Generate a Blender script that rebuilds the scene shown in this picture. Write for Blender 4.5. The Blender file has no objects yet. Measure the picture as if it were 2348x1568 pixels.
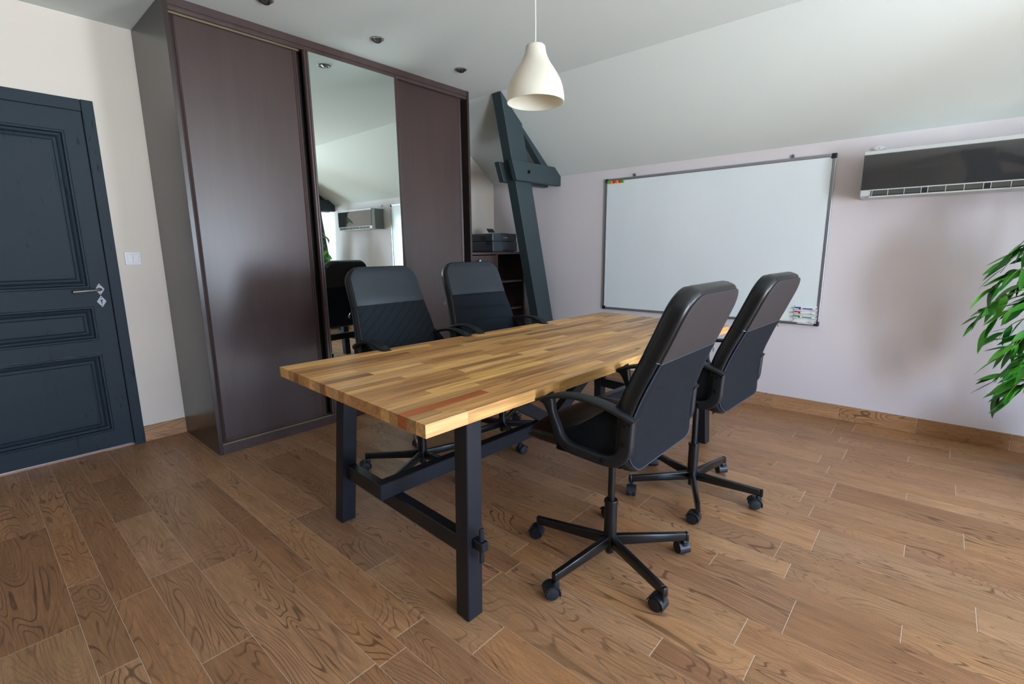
import bpy, bmesh, math, random
from mathutils import Vector, Matrix
random.seed(7)
R = math.radians
S = bpy.context.scene
COL = S.collection

# ------------------------------------------------------------------ camera
CAM_H = 1.1961
cam_d = bpy.data.cameras.new('camera')
cam_d.sensor_width = 36.0
cam_d.sensor_fit = 'HORIZONTAL'
cam_d.lens = 17.084
cam_d.clip_start = 0.05
cam = bpy.data.objects.new('camera', cam_d)
COL.objects.link(cam)
_r = Vector((0.6601, -0.7511, -0.0092)); _u = Vector((0.1454, 0.1158, 0.9826)); _d = Vector((0.7370, 0.6499, -0.1857))
_m = Matrix(((_r.x, _u.x, -_d.x, 0), (_r.y, _u.y, -_d.y, 0), (_r.z, _u.z, -_d.z, CAM_H), (0, 0, 0, 1)))
cam.matrix_world = _m
S.camera = cam

# ------------------------------------------------------------------ view + light
S.view_settings.view_transform = 'Standard'
S.view_settings.look = 'None'
S.view_settings.gamma = 1.0
S.view_settings.use_curve_mapping = False
S.view_settings.exposure = 0.08
S.cycles.max_bounces = 12
S.cycles.diffuse_bounces = 8
S.cycles.use_denoising = True

# daylight: blue-white sky above the horizon, brighter pale ground glow below it, raised to light the ceiling
SKY = 26.0
W = bpy.data.worlds.new('sky'); S.world = W
W.use_nodes = True
nt = W.node_tree; nt.nodes.clear()
_o = nt.nodes.new('ShaderNodeOutputWorld'); _b = nt.nodes.new('ShaderNodeBackground')
_tc = nt.nodes.new('ShaderNodeTexCoord'); _sx = nt.nodes.new('ShaderNodeSeparateXYZ')
_mr = nt.nodes.new('ShaderNodeMapRange'); _cr = nt.nodes.new('ShaderNodeValToRGB')
_mr.inputs['From Min'].default_value = -1; _mr.inputs['From Max'].default_value = 1
nt.links.new(_tc.outputs['Generated'], _sx.inputs[0]); nt.links.new(_sx.outputs['Z'], _mr.inputs['Value'])
nt.links.new(_mr.outputs[0], _cr.inputs[0]); nt.links.new(_cr.outputs[0], _b.inputs['Color']); nt.links.new(_b.outputs[0], _o.inputs[0])
_e = _cr.color_ramp.elements
_e[0].position = 0.0; _e[0].color = (1.30, 1.56, 1.70, 1)
_e[1].position = 1.0; _e[1].color = (0.42, 0.64, 1.0, 1)
for p_, c_ in ((0.48, (1.20, 1.42, 1.58, 1)), (0.53, (0.66, 0.82, 1.08, 1)), (0.68, (0.46, 0.68, 1.08, 1))):
    k_ = _e.new(p_); k_.color = c_
_b.inputs['Strength'].default_value = SKY

# sun through the windows, falling on the floor behind the camera
sun_d = bpy.data.lights.new('sun', 'SUN'); sun_d.energy = 170.0; sun_d.angle = R(0.6); sun_d.color = (0.86, 0.96, 1.0)
sun = bpy.data.objects.new('sun', sun_d); COL.objects.link(sun); sun.rotation_euler = (R(36), 0, R(12))

# window openings in the wall behind the camera (x0, x1, z0, z1)
YW = -3.2
OPENINGS = [(0.00, 1.15, 0.05, 2.00), (2.50, 3.40, 0.05, 1.88)]
for i_, (a_, b_, c_, d_) in enumerate(OPENINGS):
    l_ = bpy.data.lights.new('daylight_portal', 'AREA'); l_.shape = 'RECTANGLE'
    l_.size = b_ - a_; l_.size_y = d_ - c_; l_.cycles.is_portal = True
    lo_ = bpy.data.objects.new('daylight_portal', l_); COL.objects.link(lo_)
    lo_.location = ((a_ + b_) / 2, YW - 0.1, (c_ + d_) / 2); lo_.rotation_euler = (R(90), 0, 0)

# ------------------------------------------------------------------ room measures
YD = 3.7575        # door wall
XW = 3.9807        # whiteboard wall
KZ = 1.8883        # where the whiteboard wall meets the slope
CX = 3.1956        # where the slope meets the flat ceiling
HC = 2.4882        # flat ceiling
XL = -3.3          # left wall, outside the frame
SL = (HC - KZ) / (XW - CX)

# ------------------------------------------------------------------ materials
def srgb(r, g, b):
    f = lambda c: (c / 255) / 12.92 if c / 255 <= 0.04045 else ((c / 255 + 0.055) / 1.055) ** 2.4
    return (f(r), f(g), f(b), 1)

class N:
    """tiny node helper"""
    def __init__(s, name, rough=0.5, col=None, metal=0.0, spec=0.5, coat=0.0):
        s.m = bpy.data.materials.new(name); s.m.use_nodes = True
        s.t = s.m.node_tree; s.p = s.t.nodes['Principled BSDF']
        s.p.inputs['Roughness'].default_value = rough
        s.p.inputs['Metallic'].default_value = metal
        s.p.inputs['Specular IOR Level'].default_value = spec
        s.p.inputs['Coat Weight'].default_value = coat
        if col: s.p.inputs['Base Color'].default_value = col
    def n(s, typ, **kw):
        o = s.t.nodes.new('ShaderNode' + typ)
        for k, v in kw.items():
            if k in o.inputs: o.inputs[k].default_value = v
            else: setattr(o, k, v)
        return o
    def l(s, a, b): s.t.links.new(a, b)
    def coord(s, scale=(1, 1, 1), kind='Object', rand=0.0, rot=(0, 0, 0)):
        tc = s.n('TexCoord'); mp = s.n('Mapping'); mp.inputs['Scale'].default_value = scale
        mp.inputs['Rotation'].default_value = rot
        src = tc.outputs[kind]
        if rand:
            oi = s.n('ObjectInfo'); mu = s.n('Math', operation='MULTIPLY'); mu.inputs[1].default_value = rand
            s.l(oi.outputs['Random'], mu.inputs[0])
            ad = s.n('VectorMath', operation='ADD'); s.l(src, ad.inputs[0]); s.l(mu.outputs[0], ad.inputs[1]); src = ad.outputs[0]
        s.l(src, mp.inputs[0]); return mp.outputs[0]
    def noise(s, vec, scale=5, detail=4, rough=0.5, dist=0.0):
        o = s.n('TexNoise'); o.inputs['Scale'].default_value = scale; o.inputs['Detail'].default_value = detail
        o.inputs['Roughness'].default_value = rough; o.inputs['Distortion'].default_value = dist
        s.l(vec, o.inputs['Vector']); return o.outputs['Fac']
    def ramp(s, fac, stops, interp='LINEAR'):
        o = s.n('ValToRGB'); o.color_ramp.interpolation = interp
        e = o.color_ramp.elements
        e[0].position, e[0].color = stops[0]; e[1].position, e[1].color = stops[-1]
        for p, c in stops[1:-1]:
            k = e.new(p); k.color = c
        s.l(fac, o.inputs[0]); return o.outputs[0]
    def mix(s, fac, a, b, blend='MIX'):
        o = s.n('Mix', data_type='RGBA', blend_type=blend)
        for i, v in ((0, fac), (6, a), (7, b)):
            if hasattr(v, 'links'): s.l(v, o.inputs[i])
            else: o.inputs[i].default_value = v
        return o.outputs[2]
    def bump(s, h, strength=0.2, dist=0.002):
        o = s.n('Bump'); o.inputs['Strength'].default_value = strength; o.inputs['Distance'].default_value = dist
        s.l(h, o.inputs['Height']); s.l(o.outputs[0], s.p.inputs['Normal'])
    def math(s, op, a, b=None):
        o = s.n('Math', operation=op)
        for i, v in enumerate((a, b)):
            if v is None: continue
            if hasattr(v, 'links'): s.l(v, o.inputs[i])
            else: o.inputs[i].default_value = v
        return o.outputs[0]
    def base(s, c): s.l(c, s.p.inputs['Base Color'])

def g(v): return (v, v, v, 1)
M = {}

def m_wall(name, c):
    k = N(name, 0.85, spec=0.25); v = k.coord()
    n1 = k.noise(v, 60, 5); n2 = k.noise(v, 1.2, 2)
    k.base(k.mix(k.math('MULTIPLY', n2, 0.25), c, tuple(x * 0.93 for x in c[:3]) + (1,)))
    k.bump(n1, 0.08, 0.001); return k.m
M['wall'] = m_wall('painted_wall', srgb(222, 214, 218))
M['wall_warm_bounce'] = m_wall('warm_bounce_wall', srgb(224, 213, 202))  # warm bounce light tinted into this wall's colour
M['ceiling'] = m_wall('painted_ceiling', srgb(216, 222, 220))

# wood-look floor tile: contour lines of a stretched noise give cathedral grain and knots
k = N('wood_tile', 0.36, spec=0.4)
v = k.coord((1, 1, 1), rand=37.0)
mp = k.n('Mapping'); mp.inputs['Scale'].default_value = (6.5, 1.15, 6.5); k.l(v, mp.inputs[0])
n1 = k.noise(mp.outputs[0], 1.15, 2, 0.38, 0.4)
rings = k.math('SINE', k.math('MULTIPLY', n1, 210.0))
line = k.ramp(rings, [(0.0, g(0)), (0.62, g(0)), (0.97, g(1))])
mpm = k.n('Mapping'); mpm.inputs['Scale'].default_value = (3, 1.6, 3); k.l(v, mpm.inputs[0])
mask = k.ramp(k.noise(mpm.outputs[0], 1.7, 3), [(0.38, g(0.12)), (0.62, g(1))])
mpf = k.n('Mapping'); mpf.inputs['Scale'].default_value = (130, 7, 130); k.l(v, mpf.inputs[0])
fine = k.noise(mpf.outputs[0], 1.0, 4, 0.65)
mpc = k.n('Mapping'); mpc.inputs['Scale'].default_value = (9, 1.6, 9); k.l(v, mpc.inputs[0])
cloud = k.noise(mpc.outputs[0], 1.5, 4, 0.6)
oi = k.n('ObjectInfo')
b1 = k.mix(k.ramp(cloud, [(0.3, g(0)), (0.7, g(1))]), (0.87, 0.85, 0.82, 1), (1.10, 1.10, 1.10, 1))
c1 = k.mix(1.0, oi.outputs['Color'], b1, 'MULTIPLY')
c2 = k.mix(1.0, c1, k.ramp(fine, [(0.28, g(0.72)), (0.72, g(1.2))]), 'MULTIPLY')
c3 = k.mix(k.math('MULTIPLY', line, k.math('MULTIPLY', mask, 0.66)), c2, srgb(72, 46, 28))
pits = k.ramp(k.noise(v, 260, 2), [(0.30, g(0.72)), (0.42, g(1.0))])
c3 = k.mix(1.0, c3, pits, 'MULTIPLY')
k.base(c3)
k.l(k.ramp(fine, [(0.0, g(0.42)), (1.0, g(0.30))]), k.p.inputs['Roughness'])
k.bump(k.math('SUBTRACT', fine, k.math('MULTIPLY', line, mask)), 0.14, 0.0012)
M['tile'] = k.m
M['grout'] = N('tile_grout', 0.9, srgb(214, 196, 178)).m

# solid acacia staves
k = N('acacia', 0.38, spec=0.45)
v = k.coord((1, 1, 1), rand=53.0)
mp = k.n('Mapping'); mp.inputs['Scale'].default_value = (2.2, 60, 60); k.l(v, mp.inputs[0])
fine = k.noise(mp.outputs[0], 1.4, 5, 0.62, 0.3)
mp2 = k.n('Mapping'); mp2.inputs['Scale'].default_value = (2.2, 16, 16); k.l(v, mp2.inputs[0])
broad = k.noise(mp2.outputs[0], 1.0, 3, 0.5, 0.8)
oi = k.n('ObjectInfo')
c1 = k.mix(1.0, oi.outputs['Color'], k.ramp(broad, [(0.28, (0.62, 0.56, 0.5, 1)), (0.5, (1, 1, 1, 1)), (0.75, (1.14, 1.12, 1.08, 1))]), 'MULTIPLY')
c2 = k.mix(1.0, c1, k.ramp(fine, [(0.3, (0.68, 0.62, 0.56, 1)), (0.62, (1.08, 1.06, 1.04, 1))]), 'MULTIPLY')
mp3 = k.n('Mapping'); mp3.inputs['Scale'].default_value = (5.5, 17, 17); k.l(v, mp3.inputs[0])
kn = k.ramp(k.noise(mp3.outputs[0], 1.0, 2), [(0.72, g(0)), (0.80, g(0.8))])
k.base(k.mix(kn, c2, srgb(84, 52, 26)))
k.bump(fine, 0.08, 0.0008)
M['acacia'] = k.m

# wardrobe veneer, dark wenge
def veneer(name, c, c2, rough, coat):
    k = N(name, rough, spec=0.5, coat=coat)
    k.p.inputs['Coat Roughness'].default_value = 0.27
    v = k.coord((8, 8, 0.8)); n1 = k.noise(v, 1.4, 4, 0.55, 0.6)
    n2 = k.noise(k.coord((2.5, 2.5, 0.9)), 1.3, 3)
    n3 = k.noise(k.coord((220, 220, 6)), 1.0, 3, 0.6)
    a = k.mix(k.ramp(n1, [(0.3, g(0)), (0.7, g(1))]), c, c2)
    a = k.mix(k.math('MULTIPLY', n2, 0.4), a, srgb(74, 50, 43))
    a = k.mix(1.0, a, k.ramp(n3, [(0.2, g(0.92)), (0.8, g(1.06))]), 'MULTIPLY')
    k.base(a); k.bump(n3, 0.05, 0.0006); return k.m
M['veneer'] = veneer('wenge_veneer', srgb(51, 34, 33), srgb(60, 43, 41), 0.36, 0.3)
M['veneer_side'] = veneer('wenge_melamine', srgb(38, 31, 29), srgb(44, 35, 32), 0.30, 0.25)
M['veneer_trim'] = veneer('wenge_trim', srgb(58, 43, 43), srgb(72, 56, 55), 0.32, 0.4)

k = N('mirror_glass', 0.01, (0.78, 0.86, 0.82, 1), metal=1.0); M['mirror'] = k.m
def flat(name, c, rough=0.5, metal=0.0, spec=0.5, coat=0.0, grain=None):
    k = N(name, rough, c, metal, spec, coat)
    if grain:
        n = k.noise(k.coord(), grain[0], 4); k.bump(n, grain[1], 0.001)
        k.base(k.mix(k.math('MULTIPLY', n, 0.5), c, tuple(x * 0.8 for x in c[:3]) + (1,)))
    M[name] = k.m; return k.m
flat('aluminium', srgb(176, 180, 186), 0.32, 0.9)
flat('track_metal', srgb(120, 106, 84), 0.5, 0.7)
flat('chrome', srgb(150, 150, 154), 0.35, 1.0)
flat('plate_metal', srgb(128, 128, 132), 0.5, 0.7)
flat('gap_shade', srgb(18, 16, 17), 0.8)
flat('nickel', srgb(120, 116, 108), 0.4, 0.6)
flat('lamp_white', srgb(216, 208, 192), 0.55, spec=0.35)
M['lamp_white'].node_tree.nodes['Principled BSDF'].inputs['Subsurface Weight'].default_value = 0.7
M['lamp_white'].node_tree.nodes['Principled BSDF'].inputs['Subsurface Scale'].default_value = 0.012
M['lamp_white'].node_tree.nodes['Principled BSDF'].inputs['Subsurface Radius'].default_value = (1.0, 0.97, 0.88)
flat('white_plastic', srgb(232, 232, 232), 0.35)
flat('switch_plastic', srgb(225, 222, 224), 0.3)
flat('black_corner', srgb(32, 32, 40), 0.45)
flat('ac_silver', srgb(196, 200, 200), 0.35, spec=0.5)
flat('ac_glass', srgb(50, 49, 50), 0.05, spec=1.0, coat=1.0)
flat('ac_grey', srgb(120, 124, 122), 0.5)
flat('ac_dark', srgb(30, 32, 32), 0.6)
flat('ac_louvre', srgb(70, 70, 64), 0.6)
flat('printer_body', srgb(58, 64, 70), 0.4, grain=(400, 0.05))
flat('printer_dark', srgb(24, 27, 30), 0.35)
flat('cable', srgb(20, 22, 26), 0.45)
flat('bolt_dark', srgb(18, 18, 20), 0.35, 0.3)
flat('black_plastic', srgb(25, 26, 28), 0.5, spec=0.35, grain=(900, 0.06))
flat('black_steel', srgb(14, 15, 18), 0.28, spec=0.5, coat=0.15)
flat('piping', srgb(46, 56, 70), 0.4)
flat('caster_plastic', srgb(24, 28, 34), 0.42)
flat('magnet_green', srgb(60, 190, 50), 0.4)
flat('magnet_orange', srgb(245, 140, 20), 0.4)
flat('magnet_red', srgb(215, 50, 20), 0.4)
flat('marker_blue', srgb(10, 45, 160), 0.35)
flat('marker_red', srgb(215, 35, 35), 0.35)
flat('marker_green', srgb(20, 135, 85), 0.35)
flat('yellow_sponge', srgb(250, 222, 20), 0.7)
flat('logo_grey', srgb(205, 210, 214), 0.5)
flat('threshold', srgb(170, 140, 118), 0.35)
flat('seam_light', srgb(236, 206, 150), 0.4)
flat('spot_ring', srgb(120, 114, 104), 0.45, 0.1)
flat('pot', srgb(60, 58, 56), 0.5)
flat('soil', srgb(48, 36, 28), 0.95, grain=(80, 0.6))
flat('stem_green', srgb(120, 150, 60), 0.5)
flat('trunk', srgb(120, 105, 80), 0.7, grain=(60, 0.4))
flat('window_frame', srgb(225, 225, 222), 0.4)
flat('outdoor_ground', srgb(110, 120, 90), 0.9)

k = N('window_glass', 0.0, (0.95, 0.98, 0.97, 1)); k.p.inputs['Transmission Weight'].default_value = 1.0; k.p.inputs['IOR'].default_value = 1.01
M['glass'] = k.m

# whiteboard
k = N('whiteboard_face', 0.16, spec=0.5, coat=0.4); k.p.inputs['Coat Roughness'].default_value = 0.05
n = k.noise(k.coord((1, 1, 0.3)), 3, 3)
k.base(k.mix(n, srgb(228, 237, 242), srgb(234, 241, 245))); M['whiteboard'] = k.m

# blue-grey painted old wood
def paint(name, c, crack=True, rough=0.42):
    k = N(name, rough, spec=0.3)
    n1 = k.noise(k.coord((3, 3, 3)), 2, 4)
    fib = k.noise(k.coord((90, 90, 3)), 1, 4, 0.6)
    a = k.mix(k.math('MULTIPLY', n1, 0.6), c, tuple(x * 0.72 for x in c[:3]) + (1,))
    if crack:
        cr = k.ramp(k.noise(k.coord((34, 34, 0.9)), 1.0, 3, 0.5, 0.3), [(0.655, g(0)), (0.668, g(1)), (0.69, g(0))])
        pt = k.ramp(k.noise(k.coord((5, 5, 1.2)), 1.3, 2), [(0.50, g(0)), (0.60, g(1))])
        sp = k.ramp(k.noise(k.coord((60, 60, 14)), 1.0, 3), [(0.64, g(0)), (0.68, g(1))])
        mk = k.math('MULTIPLY', pt, k.math('MAXIMUM', cr, sp))
        a = k.mix(k.math('MULTIPLY', mk, 0.85), a, srgb(18, 20, 24))
        k.bump(k.math('SUBTRACT', k.math('MULTIPLY', fib, 0.35), mk), 0.3, 0.0015)
    else:
        k.bump(fib, 0.12, 0.001)
    k.base(a); M[name] = k.m
paint('door_paint', srgb(37, 49, 59), rough=0.62)
paint('beam_paint', srgb(56, 68, 72), crack=False, rough=0.5)
paint('table_black', srgb(29, 32, 39), crack=False, rough=0.32)

# chair upholstery
k = N('glossy_leather', 0.34, srgb(14, 15, 18), spec=0.5)
a = k.noise(k.coord(), 420, 3); w = k.noise(k.coord((9, 9, 9)), 1.0, 3)
k.bump(k.math('ADD', a, k.math('MULTIPLY', w, 1.6)), 0.16, 0.0012); M['leather'] = k.m
k = N('blue_black_leather', 0.46, srgb(36, 43, 50), spec=0.45)
a = k.noise(k.coord(), 320, 3); k.bump(a, 0.14, 0.001); M['leather_front'] = k.m
k = N('matte_vinyl', 0.7, srgb(62, 58, 58), spec=0.2)
a = k.noise(k.coord(), 500, 3); sc = k.ramp(k.noise(k.coord((4, 4, 60), rot=(0.4, 0.3, 0.5)), 1.4, 2), [(0.74, g(0)), (0.76, g(1))])
k.base(k.mix(k.math('MULTIPLY', sc, 0.35), srgb(52, 46, 46), srgb(100, 96, 94))); k.bump(a, 0.12, 0.0008); M['vinyl'] = k.m
def mesh_fabric(name, c, dark, lines=None):
    k = N(name, 0.8, spec=0.12)
    h = k.ramp(k.noise(k.coord((1, 1, 1)), 620, 2, 0.5), [(0.35, g(0)), (0.65, g(1))])
    a = k.mix(h, dark, c)
    if lines == 'diagonal':
        wv = k.n('TexWave', wave_type='BANDS', bands_direction='X'); wv.inputs['Scale'].default_value = 8.5; wv.inputs['Distortion'].default_value = 0
        k.l(k.coord((1, 0, 1), rot=(0, R(52), 0)), wv.inputs['Vector'])
        ln = k.ramp(wv.outputs['Fac'], [(0.95, g(0)), (0.985, g(1))])
        a = k.mix(k.math('MULTIPLY', ln, 0.5), a, tuple(x * 0.35 for x in dark[:3]) + (1,))
        h = k.math('SUBTRACT', h, k.math('MULTIPLY', ln, 2.0))
    k.base(a); k.bump(h, 0.25, 0.0005); M[name] = k.m
mesh_fabric('mesh_fabric', srgb(34, 37, 43), srgb(8, 9, 12))
mesh_fabric('quilted_fabric', srgb(36, 41, 47), srgb(20, 23, 28), 'diagonal')
mesh_fabric('plain_fabric', srgb(33, 39, 47), srgb(20, 24, 30))
mesh_fabric('bolster_fabric', srgb(24, 26, 30), srgb(12, 13, 15))

# leaves
k = N('leaf_green', 0.34, spec=0.5)
oi = k.n('ObjectInfo'); tc = k.coord((1, 1, 1))
c = k.ramp(oi.outputs['Random'], [(0.0, srgb(26, 88, 24)), (0.35, srgb(44, 120, 32)), (0.7, srgb(70, 150, 44)), (1.0, srgb(112, 184, 70))])
vn = k.noise(k.coord((160, 8, 8)), 1.0, 3)
k.base(k.mix(1.0, c, k.ramp(vn, [(0.3, g(0.8)), (0.7, g(1.15))]), 'MULTIPLY'))
k.p.inputs['Transmission Weight'].default_value = 0.0
M['leaf'] = k.m

# ------------------------------------------------------------------ geometry helpers
def link(name, bm, mat, parent=None, smooth=False, loc=None, rot=None):
    me = bpy.data.meshes.new(name); bm.normal_update(); bm.to_mesh(me); bm.free()
    for mm in (mat if isinstance(mat, (list, tuple)) else [mat]): me.materials.append(M[mm] if isinstance(mm, str) else mm)
    if smooth:
        for p in me.polygons: p.use_smooth = True
    o = bpy.data.objects.new(name, me); COL.objects.link(o)
    if parent: o.parent = parent
    if loc is not None: o.location = loc
    if rot is not None: o.rotation_euler = rot
    return o

def smooth_by_angle(o, deg=35):
    me = o.data
    for p in me.polygons: p.use_smooth = True
    bm = bmesh.new(); bm.from_mesh(me)
    for e in bm.edges:
        if len(e.link_faces) == 2 and e.calc_face_angle(0) > R(deg): e.smooth = False
    bm.to_mesh(me); bm.free(); return o

def empty(name, loc=(0, 0, 0), rz=0.0):
    o = bpy.data.objects.new(name, None); o.empty_display_size = 0.1; COL.objects.link(o)
    o.location = loc; o.rotation_euler = (0, 0, rz); return o

def tag(o, label=None, cat=None, group=None, kind=None):
    if label: o['label'] = label
    if cat: o['category'] = cat
    if group: o['group'] = group
    if kind: o['kind'] = kind
    return o

def add_box(bm, lo, hi, bev=0.0, mat=None, seg=2, mi=0):
    ve = [bm.verts.new((x, y, z)) for x in (lo[0], hi[0]) for y in (lo[1], hi[1]) for z in (lo[2], hi[2])]
    if mat is not None:
        for q in ve: q.co = mat @ q.co
    fs = [bm.faces.new([ve[i] for i in f]) for f in ((0, 1, 3, 2), (4, 6, 7, 5), (0, 4, 5, 1), (2, 3, 7, 6), (0, 2, 6, 4), (1, 5, 7, 3))]
    for f in fs: f.material_index = mi
    if bev > 0:
        es = list({e for f in fs for e in f.edges})
        bmesh.ops.bevel(bm, geom=es, offset=bev, segments=seg, profile=0.5, affect='EDGES', clamp_overlap=True)
    return fs

def add_prism(bm, poly, axis, a, b, bev=0.0, seg=2, mi=0):
    """poly: 2-D points on the plane across `axis`, extruded from a to b"""
    def P(p, h):
        if axis == 1: return (p[0], h, p[1])
        if axis == 0: return (h, p[0], p[1])
        return (p[0], p[1], h)
    A = [bm.verts.new(P(p, a)) for p in poly]; B = [bm.verts.new(P(p, b)) for p in poly]
    n = len(poly); fs = [bm.faces.new(A), bm.faces.new(B[::-1])]
    for i in range(n): fs.append(bm.faces.new((A[i], B[i], B[(i + 1) % n], A[(i + 1) % n])))
    for f in fs: f.material_index = mi
    bmesh.ops.recalc_face_normals(bm, faces=fs)
    if bev > 0:
        es = list({e for f in fs for e in f.edges})
        bmesh.ops.bevel(bm, geom=es, offset=bev, segments=seg, profile=0.5, affect='EDGES', clamp_overlap=True)
    return fs

def add_hex(bm, base, top, bev=0.0, seg=2):
    """base / top: four corners each, same order"""
    A = [bm.verts.new(p) for p in base]; B = [bm.verts.new(p) for p in top]
    fs = [bm.faces.new(A), bm.faces.new(B[::-1])]
    for i in range(4): fs.append(bm.faces.new((A[i], B[i], B[(i + 1) % 4], A[(i + 1) % 4])))
    bmesh.ops.recalc_face_normals(bm, faces=fs)
    if bev > 0:
        es = list({e for f in fs for e in f.edges})
        bmesh.ops.bevel(bm, geom=es, offset=bev, segments=seg, profile=0.5, affect='EDGES', clamp_overlap=True)

def add_ring_loft(bm, rings, cap=True):
    rows = [[bm.verts.new(p) for p in r] for r in rings]; n = len(rows[0]); fs = []
    for a, b in zip(rows[:-1], rows[1:]):
        for i in range(n): fs.append(bm.faces.new((a[i], a[(i + 1) % n], b[(i + 1) % n], b[i])))
    if cap:
        fs.append(bm.faces.new(rows[0][::-1])); fs.append(bm.faces.new(rows[-1]))
    bmesh.ops.recalc_face_normals(bm, faces=fs); return fs

def add_lathe(bm, prof, n=32, c=(0, 0, 0), cap=True):
    add_ring_loft(bm, [[(c[0] + r * math.cos(2 * math.pi * i / n), c[1] + r * math.sin(2 * math.pi * i / n), c[2] + z) for i in range(n)] for r, z in prof], cap)

def add_tube(bm, pts, rad, n=8, cap=True):
    pts = [Vector(p) for p in pts]; rings = []
    up = Vector((0, 0, 1)); prev = None
    for i, p in enumerate(pts):
        t = (pts[min(i + 1, len(pts) - 1)] - pts[max(i - 1, 0)]).normalized()
        if prev is None:
            a = t.cross(up); a = a if a.length > 0.05 else t.cross(Vector((1, 0, 0))); a.normalize()
        else:
            a = prev - t * prev.dot(t); a.normalize()
        prev = a; b = t.cross(a); r = rad[i] if isinstance(rad, (list, tuple)) else rad
        rings.append([p + (a * math.cos(2 * math.pi * j / n) + b * math.sin(2 * math.pi * j / n)) * r for j in range(n)])
    add_ring_loft(bm, rings, cap)

def curve_pts(ctrl, n=6):
    """Catmull-Rom through tuples of any length"""
    out = []
    for i in range(len(ctrl) - 1):
        p0, p1, p2, p3 = ctrl[max(i - 1, 0)], ctrl[i], ctrl[i + 1], ctrl[min(i + 2, len(ctrl) - 1)]
        for j in range(n):
            t = j / n
            out.append(tuple(0.5 * (2 * b + (-a + c) * t + (2 * a - 5 * b + 4 * c - d) * t * t + (-a + 3 * b - 3 * c + d) * t ** 3) for a, b, c, d in zip(p0, p1, p2, p3)))
    out.append(tuple(ctrl[-1])); return out

def box_obj(name, lo, hi, mat, parent=None, bev=0.0, **kw):
    bm = bmesh.new(); add_box(bm, lo, hi, bev, **kw); return link(name, bm, mat, parent)

# ------------------------------------------------------------------ SETTING: floor
floor = box_obj('floor', (XL - 0.1, YW - 0.15, -0.05), (XW + 0.1, YD + 0.12, -0.0012), 'grout'); tag(floor, kind='structure')
TW = (0.0955, 0.1145, 0.1435, 0.1965)
GRP = 0.55
TILE_TONES = [(168, 127, 92), (161, 120, 86), (172, 132, 96), (165, 121, 84), (157, 115, 81), (168, 130, 97), (160, 119, 87), (171, 128, 90)]
def in_view(x0, x1, y0, y1):
    for X_, Y_ in ((x0, y0), (x1, y0), (x0, y1), (x1, y1), ((x0 + x1) / 2, (y0 + y1) / 2)):
        v_ = Vector((X_, Y_, -CAM_H)); z_ = v_.dot(_d)
        if z_ > 0.05 and abs(v_.dot(_r) / z_) < 1.10 and abs(v_.dot(_u) / z_) < 0.76: return True
    return False
tile_meshes = {}
far_bm = bmesh.new(); n_tiles = 0
def tile_mesh(w, l):
    key = (round(w, 4), round(l, 4))
    if key not in tile_meshes:
        bm = bmesh.new(); h = 0.0007
        add_ring_loft(bm, [[(sx * (w / 2 - gp), sy * (l / 2 - gp - 0.0005), z) for sx, sy in ((-1, -1), (1, -1), (1, 1), (-1, 1))] for gp, z in ((h, -0.008), (h, -0.0007), (h + 0.0007, 0.0))])
        me = bpy.data.meshes.new('tile'); bm.to_mesh(me); bm.free(); me.materials.append(M['tile']); tile_meshes[key] = me
    return tile_meshes[key]
rng = random.Random(11)
for gi in range(-9, 6):
    x = 1.205 + GRP * gi
    for ri, w in enumerate(TW):
        x1 = x + w; sh = 0.02 * max(0, gi)
        off, ln = ((0.527, 0.58), (0.29, 0.873), (0.35, 0.583), (0.25, 0.875))[ri]
        y = off + sh + ln * math.floor((YW - off - sh) / ln)
        while y < YD:
            ya, yb = max(y, YW), min(y + ln, YD + (0.11 if x1 < 0.62 and x > -0.2 else 0))
            xa, xb = max(x, XL), min(x1, XW)
            if xb - xa > 0.01 and yb - ya > 0.01 and not (xa > 0.92 and xb < 2.98 and ya > 3.2):
                if in_view(xa, xb, ya, yb) and not (xa > 3.0 and ya > 3.25):
                    o = bpy.data.objects.new('tile', tile_mesh(xb - xa, yb - ya)); COL.objects.link(o)
                    o.parent = floor; o.location = ((xa + xb) / 2, (ya + yb) / 2, 0.0)
                    t = rng.choice(TILE_TONES); f = rng.uniform(0.95, 1.05)
                    o.color = srgb(*[min(255, q * f) for q in t]); n_tiles += 1
                else:
                    add_box(far_bm, (xa + 0.0008, ya + 0.0008, -0.008), (xb - 0.0008, yb - 0.0008, 0.0))
            y += ln
        x = x1
ft = link('floor_tiles_beyond_view', far_bm, 'tile', floor); ft.color = srgb(146, 112, 80); ft['kind'] = 'stuff'; ft.name = 'tile'
print('tiles', n_tiles)

# ------------------------------------------------------------------ SETTING: walls
T = 0.12
DX0, DXL, DXR = -0.24, 0.604, 0.6588   # door opening left side, leaf right edge, casing right edge
DH = 2.0471
bm = bmesh.new()
add_box(bm, (XL - T, YD, 0), (DX0, YD + T, HC + T))
add_box(bm, (DX0, YD, 1.995), (DXL, YD + T, HC + T))
add_prism(bm, [(DXL, 0), (XW, 0), (XW, KZ), (CX, HC), (CX, HC + T), (DXL, HC + T)], 1, YD, YD + T)
wall_back = tag(link('wall_back', bm, 'wall_warm_bounce'), kind='structure')
wall_right = tag(box_obj('wall_right', (XW, YW - T, 0), (XW + T, YD + T, KZ), 'wall'), kind='structure')
bm = bmesh.new()
add_prism(bm, [(XW, KZ), (CX, HC), (CX, HC + T), (XW + T, HC + T), (XW + T, KZ)], 1, YW - T, YD + T)
tag(link('ceiling_slope', bm, 'ceiling'), kind='structure')
tag(box_obj('ceiling', (XL - T, YW - T, HC), (CX, YD + T, HC + T), 'ceiling'), kind='structure')
M['wall_dark'] = m_wall('darkened_wall', srgb(150, 142, 136))  # colour of the unseen left wall, darkened to cut light from that side
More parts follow.
